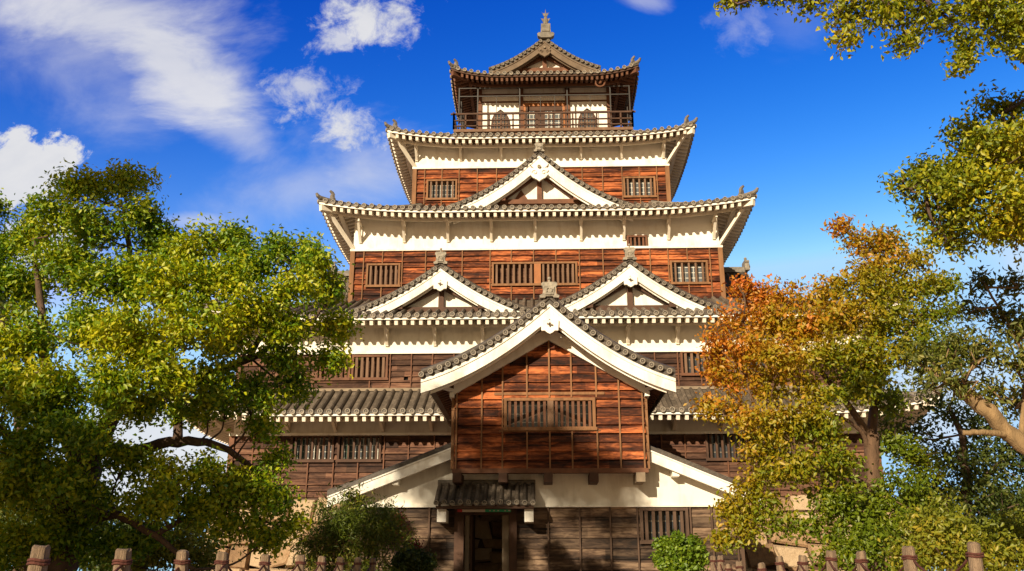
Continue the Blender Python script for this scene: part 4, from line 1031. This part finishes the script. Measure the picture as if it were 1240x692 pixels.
def build_trees():
    rng = np.random.default_rng(11)
    def C(x, y, Y, rpx, ry=None, sz=.8):
        p = at(x, y, Y); r = rpx*Y/F_PX; return (tuple(p), (r, r*.95 if ry is None else ry, r*sz))
    # --- camphor on the left: clumps follow its outline
    Y = 14.5
    cl = []
    for x, y, r, dy in [(100, 232, 34, 0), (150, 228, 36, .5), (62, 262, 34, -.4), (175, 258, 34, 0), (118, 278, 46, -.6), (28, 285, 34, .4), (190, 300, 36, .4),
                        (225, 315, 36, -.5), (262, 292, 32, 0), (285, 300, 30, .8), (305, 322, 34, -.3), (350, 305, 34, .2), (382, 322, 30, -.2), (392, 356, 32, .3), (352, 352, 38, -.8),
                        (255, 345, 44, -1.0), (195, 352, 46, -1.3), (135, 345, 50, -1.0), (75, 330, 46, 0), (15, 345, 42, .2), (300, 372, 40, -.9), (405, 400, 26, 0),
                        (350, 398, 40, -.4), (290, 418, 36, -.5), (232, 398, 46, -1.5), (160, 410, 54, -1.7), (95, 405, 50, -1.2), (30, 410, 46, -.5), (395, 440, 28, .2), (345, 440, 30, 0),
                        (205, 452, 42, -1.6), (260, 470, 34, -.6), (125, 470, 46, -1.8), (60, 470, 50, -1.4), (10, 480, 44, -1), (310, 478, 30, 0), (355, 470, 26, .4),
                        (30, 540, 46, -1.6), (90, 525, 40, -1.6), (165, 500, 32, -1), (250, 500, 26, -.2), (310, 520, 22, .3), (15, 600, 44, -1.2), (70, 590, 38, -1.2),
                        (205, 585, 34, -.6), (255, 578, 30, -.2), (300, 588, 32, .2), (330, 610, 28, .4), (235, 618, 32, -.2), (285, 640, 30, .2), (180, 610, 30, -.8), (320, 655, 22, .4), (225, 496, 24, .1), (272, 492, 20, .3), (150, 560, 26, -.6), (60, 648, 40, -.4), (15, 668, 40, -.5), (120, 668, 34, -.2), (175, 655, 28, .1), (110, 610, 30, -.5), (340, 560, 18, .6), (350, 640, 18, .6), (270, 610, 24, .2),
                        (-50, 330, 60, 0), (-60, 430, 70, -.5), (-60, 530, 70, -1), (-40, 255, 50, .4), (-120, 380, 70, 0), (-130, 480, 70, -.5)]:
        cl.append(C(x, y, Y+dy, r*.92, None, .72))
    b = G(-7.9, 14.6)
    A_ = lambda x, y, d=0: at(x, y, Y+d)
    trunk = [b, A_(82, 650), A_(95, 590), A_(108, 540)]
    limbs = [(trunk, .36, .24),
             ([A_(108, 540), A_(160, 548, .1), A_(215, 535, .2), A_(275, 545, .4), A_(330, 590, .6)], .15, .03),
             ([A_(105, 555), A_(150, 480, -.2), A_(165, 420, -.3), A_(160, 340, -.2), A_(150, 250)], .17, .03),
             ([A_(100, 570), A_(60, 470, -.3), A_(50, 380, -.3), A_(40, 290)], .15, .03),
             ([A_(165, 440, -.3), A_(220, 410, -.4), A_(250, 340, -.3), A_(280, 305)], .09, .02),
             ([A_(170, 490, -.2), A_(240, 460, .2), A_(290, 440, .3), A_(345, 410, .3), A_(395, 370, .2)], .12, .025),
             ([A_(300, 436, .3), A_(330, 380, 0), A_(355, 320, 0)], .06, .02),
             ([A_(215, 535, .2), A_(215, 470, .2), A_(205, 400, 0), A_(215, 330, 0)], .09, .02),
             ([A_(88, 640), A_(140, 625, -.2), A_(190, 650, -.3), A_(235, 690, -.4)], .10, .03),
             ([A_(190, 648, -.3), A_(240, 620, 0), A_(300, 600, .2)], .05, .02),
             ([A_(88, 600), A_(20, 540, -.5), A_(-50, 470, -.6)], .14, .03),
             ([A_(60, 470, -.3), A_(-30, 360, 0), A_(-100, 330, 0)], .09, .02)]
    tree('camphor_tree', 'big spreading camphor tree with yellow green leaves, left of the tower', 'tree', b, limbs, cl, M['camphor'], 'bark', rng, 165, 9, .10, .095, .048, .25, puffs=10, flat=.85)
    # --- darker tree on the far left, behind
    cl = []
    for x, y, r in [(0, 300, 40), (-40, 340, 70), (20, 380, 50), (0, 450, 60), (50, 520, 50), (0, 560, 60), (110, 610, 46), (60, 640, 55), (160, 660, 45), (0, 660, 60), (230, 665, 36), (-90, 480, 90)]:
        cl.append(C(x, y, 21, r*.9))
    b = G(at(30, 690, 21).x, 21)
    tree('dark_tree', 'dark green bushy tree standing behind the camphor at the left edge', 'tree', b, [([b, at(30, 600, 21), at(20, 480, 21), at(0, 350, 21)], .22, .05)], cl, M['dull_green'], 'bark', rng, 55, 8, .16, .13, .07)
    # --- autumn cherry on the right
    Y = 17.0; cl = []
    for x, y, r, dy in [(1018, 278, 14, 0), (1040, 292, 20, 0), (1062, 300, 22, .2), (1085, 298, 18, .3), (1050, 322, 26, -.2), (1082, 326, 26, .2), (1112, 318, 18, .4), (1060, 350, 34, -.4), (1098, 352, 30, .3), (1130, 345, 14, .2), (1150, 345, 10, .3),
                        (898, 352, 14, 0), (918, 358, 22, 0), (950, 362, 26, .2), (985, 362, 26, -.2), (1015, 352, 24, .2), (892, 386, 24, -.3), (930, 390, 32, -.6), (975, 395, 36, -.8), (1020, 385, 36, -.3), (1070, 390, 36, -.4), (1110, 388, 30, .2), (1148, 378, 18, .3),
                        (868, 420, 22, -.3), (862, 442, 22, -.2), (900, 428, 34, -.8), (950, 435, 38, -1.2), (1000, 432, 38, -1.2), (1050, 435, 40, -1), (1100, 430, 36, -.5), (1140, 425, 28, .2),
                        (885, 462, 22, -.2), (930, 470, 26, -.6), (990, 478, 30, -1), (1045, 475, 34, -.8), (855, 495, 12, -.3), (880, 500, 20, -.5), (915, 512, 30, -.9), (960, 520, 36, -1.3), (1000, 515, 34, -1.2), (1085, 490, 26, 0),
                        (925, 548, 24, -.9), (965, 562, 34, -1.3), (1010, 556, 34, -1.2), (1085, 540, 24, 0), (930, 580, 20, -.8), (905, 596, 18, -.7), (925, 618, 22, -.8), (905, 650, 16, -.7), (945, 640, 20, -.9),
                        (1010, 600, 32, -1.1), (1035, 618, 26, -.9), (1068, 632, 22, -.5), (1085, 600, 30, -.3), (1000, 640, 28, -1.0), (1040, 655, 32, -1.0), (1080, 650, 34, -.6), (895, 628, 9, -.7), (880, 618, 9, -.6), (875, 655, 10, -.6), (1125, 560, 26, .2), (1120, 610, 28, 0)]:
        cl.append(C(x, y, Y+dy, r*.95, None, .75))
    b = G(6.1, 17.0); A_ = lambda x, y, d=0: at(x, y, Y+d)
    limbs = [([b, A_(1057, 640), A_(1056, 580), A_(1055, 525)], .17, .13),
             ([A_(1055, 525), A_(1062, 460, .1), A_(1068, 400, .1), A_(1060, 330), A_(1020, 275)], .10, .015),
             ([A_(1055, 530), A_(1010, 470, -.3), A_(960, 420, -.5), A_(900, 390, -.3)], .08, .015),
             ([A_(1052, 545), A_(1040, 520, -.2), A_(1000, 500, -.6), A_(920, 500, -.7)], .06, .012),
             ([A_(1062, 470, .1), A_(1100, 400, .2), A_(1140, 355, .3)], .06, .012),
             ([A_(1056, 590), A_(1020, 575, -.5), A_(950, 570, -1)], .05, .012),
             ([A_(1057, 630), A_(1000, 620, -.6), A_(920, 620, -.8)], .045, .012)]
    tree('autumn_tree', 'autumn tree with orange, red and green leaves, right of the entrance hall', 'tree', b, limbs, cl, M['cherry'], 'bark_mid', rng, 140, 8, .10, .10, .052, .4, fill=.3, puffs=9, flat=.6)
    # --- big evergreen whose trunk stands off the right edge
    Y = 9.6; cl = []
    for x, y, r, dy in [(1205, 135, 30, .2), (1240, 155, 46, -.3), (1170, 165, 36, 0), (1205, 185, 48, -.5), (1150, 205, 34, .2), (1115, 212, 26, .3), (1102, 228, 22, .2), (1135, 238, 34, 0), (1180, 235, 46, -.4), (1235, 230, 50, -.6),
                        (1125, 262, 20, .3), (1160, 272, 30, .1), (1200, 280, 38, -.2), (1240, 275, 40, -.4), (1135, 292, 16, .2), (1165, 300, 18, .2), (1285, 180, 80, 0), (1300, 270, 70, 0),
                        (905, -8, 18, -1), (945, -12, 20, -1), (985, 0, 20, -1), (1020, 18, 24, -1.2), (1045, 10, 30, -1.2), (1022, 48, 12, -1.2), (1080, 22, 30, -1.3), (1110, 14, 32, -1.3), (1148, 22, 30, -1.2), (1096, 52, 12, -1.2), (1185, 10, 30, -1.1), (1215, 30, 34, -1), (1172, 55, 10, -1.1), (1165, 78, 9, -1.1), (1232, 58, 16, -1), (1200, -10, 40, -1), (1100, -30, 50, -1.2), (1260, 20, 60, -1), (885, 2, 9, -1)]:
        cl.append(C(x, y, Y+dy, r*.93, None, .8))
    b = G(8.6, 9.4); A_ = lambda x, y, d=0: at(x, y, Y+d)
    limbs = [([b, (8.5, 9.4, 1.2), (8.2, 9.5, 2.2)], .42, .34),
             ([(8.2, 9.5, 2.2), (8.0, 9.5, 3.6), (7.4, 9.4, 5.2), (6.6, 9.2, 6.6), (5.6, 8.8, 7.4)], .26, .07),
             ([(5.6, 8.8, 7.4), A_(1180, -30, -.9), A_(1100, -10, -1.2), A_(1000, -15, -1.1)], .06, .02),
             ([(7.4, 9.4, 5.2), A_(1260, 190), A_(1190, 200), A_(1120, 220, .2)], .1, .02), ([A_(1240, 192), A_(1225, 165), A_(1215, 140), A_(1235, 118)], .03, .01), ([A_(1190, 200), A_(1165, 185), A_(1150, 175)], .025, .01)]
    tree('evergreen_tree', 'leafy tree hanging its sunlit branches into the upper right corner', 'tree', b, limbs, cl, M['evergreen'], 'bark', rng, 300, 8, .07, .072, .036, .3, puffs=7, flat=.8, reach=1.1)
    # --- laurel with the slanting bare limb at the right edge
    Y = 10.6; cl = []
    for x, y, r, dy in [(1190, 345, 9, .4), (1228, 345, 12, .3), (1180, 378, 12, .4), (1212, 385, 18, .2), (1240, 400, 26, 0), (1130, 440, 26, .1), (1160, 420, 32, -.1), (1195, 428, 36, -.3), (1232, 450, 36, -.3), (1125, 470, 20, .2), (1165, 460, 26, -.3), (1205, 470, 28, 0), (1240, 490, 20, .4),
                        (1280, 400, 50, 0), (1280, 480, 40, .6)]:
        cl.append(C(x, y, Y+dy, r*.95, None, .75))
    b = G(7.6, 10.2); A_ = lambda x, y, d=0: at(x, y, Y+d)
    limbs = [([b, (7.3, 10.3, .9), (6.5, 10.4, 1.9), A_(1240, 538), A_(1195, 498), A_(1160, 468)], .135, .085),
             ([A_(1160, 468), A_(1130, 450, .1), A_(1110, 440, .2)], .07, .02),
             ([A_(1225, 526), A_(1190, 524, -.1), A_(1166, 524, -.1)], .04, .03),
             ([A_(1235, 533), A_(1242, 450, .1), A_(1225, 400, .1), A_(1190, 340, .3)], .035, .012)]
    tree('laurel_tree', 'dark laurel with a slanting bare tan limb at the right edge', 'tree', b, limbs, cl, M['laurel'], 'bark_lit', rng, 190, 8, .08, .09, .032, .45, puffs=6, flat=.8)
    # --- trees behind, right
    cl = []
    for x, y, r in [(1110, 520, 22), (1150, 500, 26), (1190, 520, 30), (1160, 560, 36), (1210, 570, 40), (1120, 600, 34), (1180, 610, 40), (1235, 610, 40), (1240, 540, 26), (1130, 650, 40), (1200, 660, 40), (1280, 560, 60), (1085, 520, 20)]:
        cl.append(C(x, y, 22, r*.9))
    b = G(at(1170, 690, 22).x, 22)
    tree('dark_tree', 'dark green tree behind the slanting limb on the right', 'tree', b, [([b, at(1172, 620, 22), at(1165, 540, 22), at(1150, 490, 22)], .2, .04), ([at(1172, 600, 22), at(1210, 560, 22), at(1240, 530, 22)], .08, .02)], cl, M['dull_green'], 'bark', rng, 60, 8, .17, .13, .065)
    # --- shrubs ---------------------------------------------------------------
    def shrub(name, label, pts, Y_, mat, dens, L, Wd, k=7, sp=.07, group=None, droop=.1, cat='shrub', stem='bark'):
        cl = [C(x, y, Y_+dy, r, None, .85) for x, y, r, dy in pts]
        bx = sum(c[0][0] for c in cl)/len(cl); b = G(bx, Y_)
        lim = [([b, ((bx+c[0][0])/2, (Y_+c[0][1])/2, (b[2]+c[0][2])/2), c[0]], .03, .012) for c in cl[::2]]
        return tree(name, label, cat, b, lim, cl, mat, stem, rng, dens, k, sp, L, Wd, droop, .6, group, .3, 2, puffs=8)
    shrub('round_bush', 'small bright green round bush below the barred window', [(823, 672, 20, 0), (812, 664, 15, -.1), (836, 664, 14, .1), (804, 676, 13, 0), (842, 680, 13, 0), (824, 692, 24, 0), (820, 655, 8, 0)], 22.5, M['bush'], 260, .11, .075, 8, .05)
    shrub('clipped_bush', 'low dark green clipped bush left of the doorway', [(498, 682, 20, 0), (482, 686, 15, 0), (515, 686, 14, 0), (498, 696, 24, 0)], 22.5, M['dull_green'], 240, .08, .05, 8, .05)
    shrub('feathery_shrub', 'tall feathery yellow green shrub before the left wall of the hall', [(405, 632, 26, 0), (430, 622, 24, .2), (455, 640, 26, 0), (420, 655, 32, 0), (385, 660, 26, -.2), (450, 665, 32, 0), (470, 625, 14, .3), (400, 690, 34, 0), (455, 690, 30, 0), (425, 605, 12, .1), (480, 650, 18, 0)], 21.5, M['bamboo'], 95, .13, .03, 8, .12, droop=.3)
    shrub('red_leaved_shrub', 'thin shrub with red leaf sprays beside the feathery shrub', [(483, 628, 7, 0), (500, 661, 6, 0), (478, 640, 5, 0)], 23.0, M['red_leaf'], 16, .13, .05, 5, .08)
    shrub('undergrowth_shrub', 'sunlit yellow green shrub behind the tallest right hand post', [(1120, 650, 26, 0), (1150, 640, 28, 0), (1180, 655, 28, .3), (1140, 675, 30, -.2), (1210, 660, 28, .2), (1235, 650, 28, .2), (1190, 685, 32, -.2), (1100, 675, 24, 0), (1145, 610, 18, .2), (1235, 690, 34, 0), (1280, 670, 40, 0)], 13.0, M['yellow_green'], 150, .085, .04, 8, .09)
    shrub('orange_shrub', 'orange tinged shrub between the autumn tree and the right hand posts', [(1060, 665, 24, 0), (1035, 675, 22, 0), (1085, 680, 26, 0), (1010, 685, 18, 0)], 14.5, M['cherry'], 150, .09, .05, 8, .09)
    shrub('yellow_shrub', 'pale yellow green shrub beneath the camphor branches by the stone wall', [(215, 655, 26, 0), (240, 670, 24, 0), (190, 672, 26, 0), (160, 685, 30, 0), (225, 690, 30, 0)], 18.0, M['yellow_green'], 110, .10, .05, 7, .1)
    for px_, pts, lab in ((60, [(0, 640, 40), (60, 650, 44), (120, 640, 40), (180, 655, 40), (240, 650, 36), (290, 668, 30), (30, 690, 44), (150, 690, 44), (-60, 640, 60), (90, 612, 30), (20, 605, 34), (200, 620, 26)], 'distant round green tree low behind the camphor trunk'),
                          (1150, [(1000, 655, 34), (1050, 640, 40), (1100, 630, 40), (1150, 620, 44), (1210, 630, 44), (1250, 620, 50), (1080, 680, 44), (1180, 680, 50)], 'distant round green tree low behind the slanting limb')):
        cl = [C(x, y, 46, r) for x, y, r in pts]; b = G(at(px_, 690, 46).x, 46)
        tree('distant_tree', lab, 'tree', b, [([b, at(px_, 670, 46), at(px_, 640, 46)], .3, .1)], cl, M['dull_green'], 'bark', rng, 16, 7, .2, .28, .16, puffs=5)
    # tall trees behind the viewer, whose shade lies over the foot of the place
    def shade(x, y, h, r, label, flat=.8, n=34, dens=26):
        b = (x, y, 0); cl = []
        for _ in range(n):
            d = rng.normal(0, 1, 3); d /= np.linalg.norm(d); q = rng.random()**.4
            cl.append(((x+d[0]*r*q, y+d[1]*r*q, h-r*flat+d[2]*r*flat*q), (r*.28, r*.28, r*.22)))
        tree('tall_tree', label, 'tree', b, [([b, (x+.3, y, h*.3), (x, y+.2, h*.6), (x, y, h*.9)], .5, .08)], cl, M['dull_green'], 'bark', rng, dens, 7, .3, .3, .17, puffs=0, fill=.5)
    shade(-19.8, -10, 12.9, 4.6, 'tall broadleaf tree standing behind the viewer to the left', .8, 64)
    shade(-16.6, -6, 17.9, 3.4, 'tall slender tree with a high open crown standing behind the viewer to the left', .2, 16, 13)
    shade(-29, -14, 13.5, 5.2, 'tallest broadleaf tree standing far behind the viewer to the left')
build_trees()

# ------------------------------------------------------------------ rope fence along the path
def build_fence():
    rng = random.Random(21)
    def post_mesh():
        secs = []; n = 12
        sh = [rng.uniform(.9, 1.1) for _ in range(n)]
        for z, r in ((0, .082), (.5, .08), (.9, .074), (1.2, .066), (1.285, .063), (1.3, .05)):
            secs.append([(r*sh[k]*math.cos(2*math.pi*k/n)*(1+rng.uniform(-.03, .03)), r*sh[k]*math.sin(2*math.pi*k/n), z+(rng.uniform(-.008, .008) if z > 1.2 else 0)) for k in range(n)])
        m = MB(); m.strip(secs); return m
    def stand(lst, X):                     # stake tops: all on one line X, depth and height follow
        out, hs = [], []
        for px, py in lst:
            sx, sz = slope_at(px, py); Y = X/sx; out.append((X+random.uniform(-.02, .02), Y)); hs.append(sz*Y)
        return out, hs
    left, hl = stand([(42, 661), (151, 665), (224, 667), (276, 669), (322, 672), (361, 672.5), (388, 674), (411, 675), (431, 675.5), (451, 676)], -3.1)
    right, hr = stand([(1170, 657), (1101, 662), (1040, 668), (1002, 667), (968, 673), (944, 674), (923, 682), (897, 680), (880, 683), (871, 673), (863, 673.5)], 3.3)
    nth = ['nearest', 'second', 'third', 'fourth', 'fifth', 'sixth', 'seventh', 'eighth', 'ninth', 'tenth', 'farthest']
    pm = post_mesh(); proto = None; ring = None
    for side, row, hs in (('left', left, hl), ('right', right, hr)):
        tops = []
        for k, ((x, y), h) in enumerate(zip(row, hs)):
            zt = EYE+h; lab = 'farthest' if k == len(row)-1 else nth[k]
            label = f'{lab} wooden rope fence post in the row on the {side} of the path'
            if proto is None:
                proto = empty('fence_post', (0, 0, 0), label, 'fence post', 'wooden posts of the rope fence')
                a = pm.build('stake', 'post', proto)
                rm = MB()
                for zz in (1.195, 1.215): rm.tube([(.074*math.cos(t), .074*math.sin(t), zz+.004*math.sin(3*t)) for t in [2*math.pi*i/14 for i in range(15)]], .009, 6)
                ring = rm.build('rope_binding', 'rope', proto); o = proto
            else:
                o = proto.copy(); COL.objects.link(o); o['label'] = label
                for ch in list(proto.children):
                    c = ch.copy(); COL.objects.link(c); c.parent = o
            s = rng.uniform(.80, .92); o.location = (x, y, zt-1.3); o.rotation_euler = (rng.uniform(-.035, .035), rng.uniform(-.035, .035), rng.uniform(0, 6.28)); o.scale = (s, s, 1)
            tops.append(Vector((x, y, zt-.1)))
        r = MB(); pts = []
        for a, b in zip(tops[:-1], tops[1:]):
            for i in range(8):
                t = i/8; p = a.lerp(b, t); p.z -= .16*4*t*(1-t); pts.append(p)
        pts.append(tops[-1]); r.tube(pts, .011, 6)
        tag(r.build('rope', 'rope', None, True), f'reddish brown rope sagging between the posts on the {side} of the path', 'rope')
build_fence()
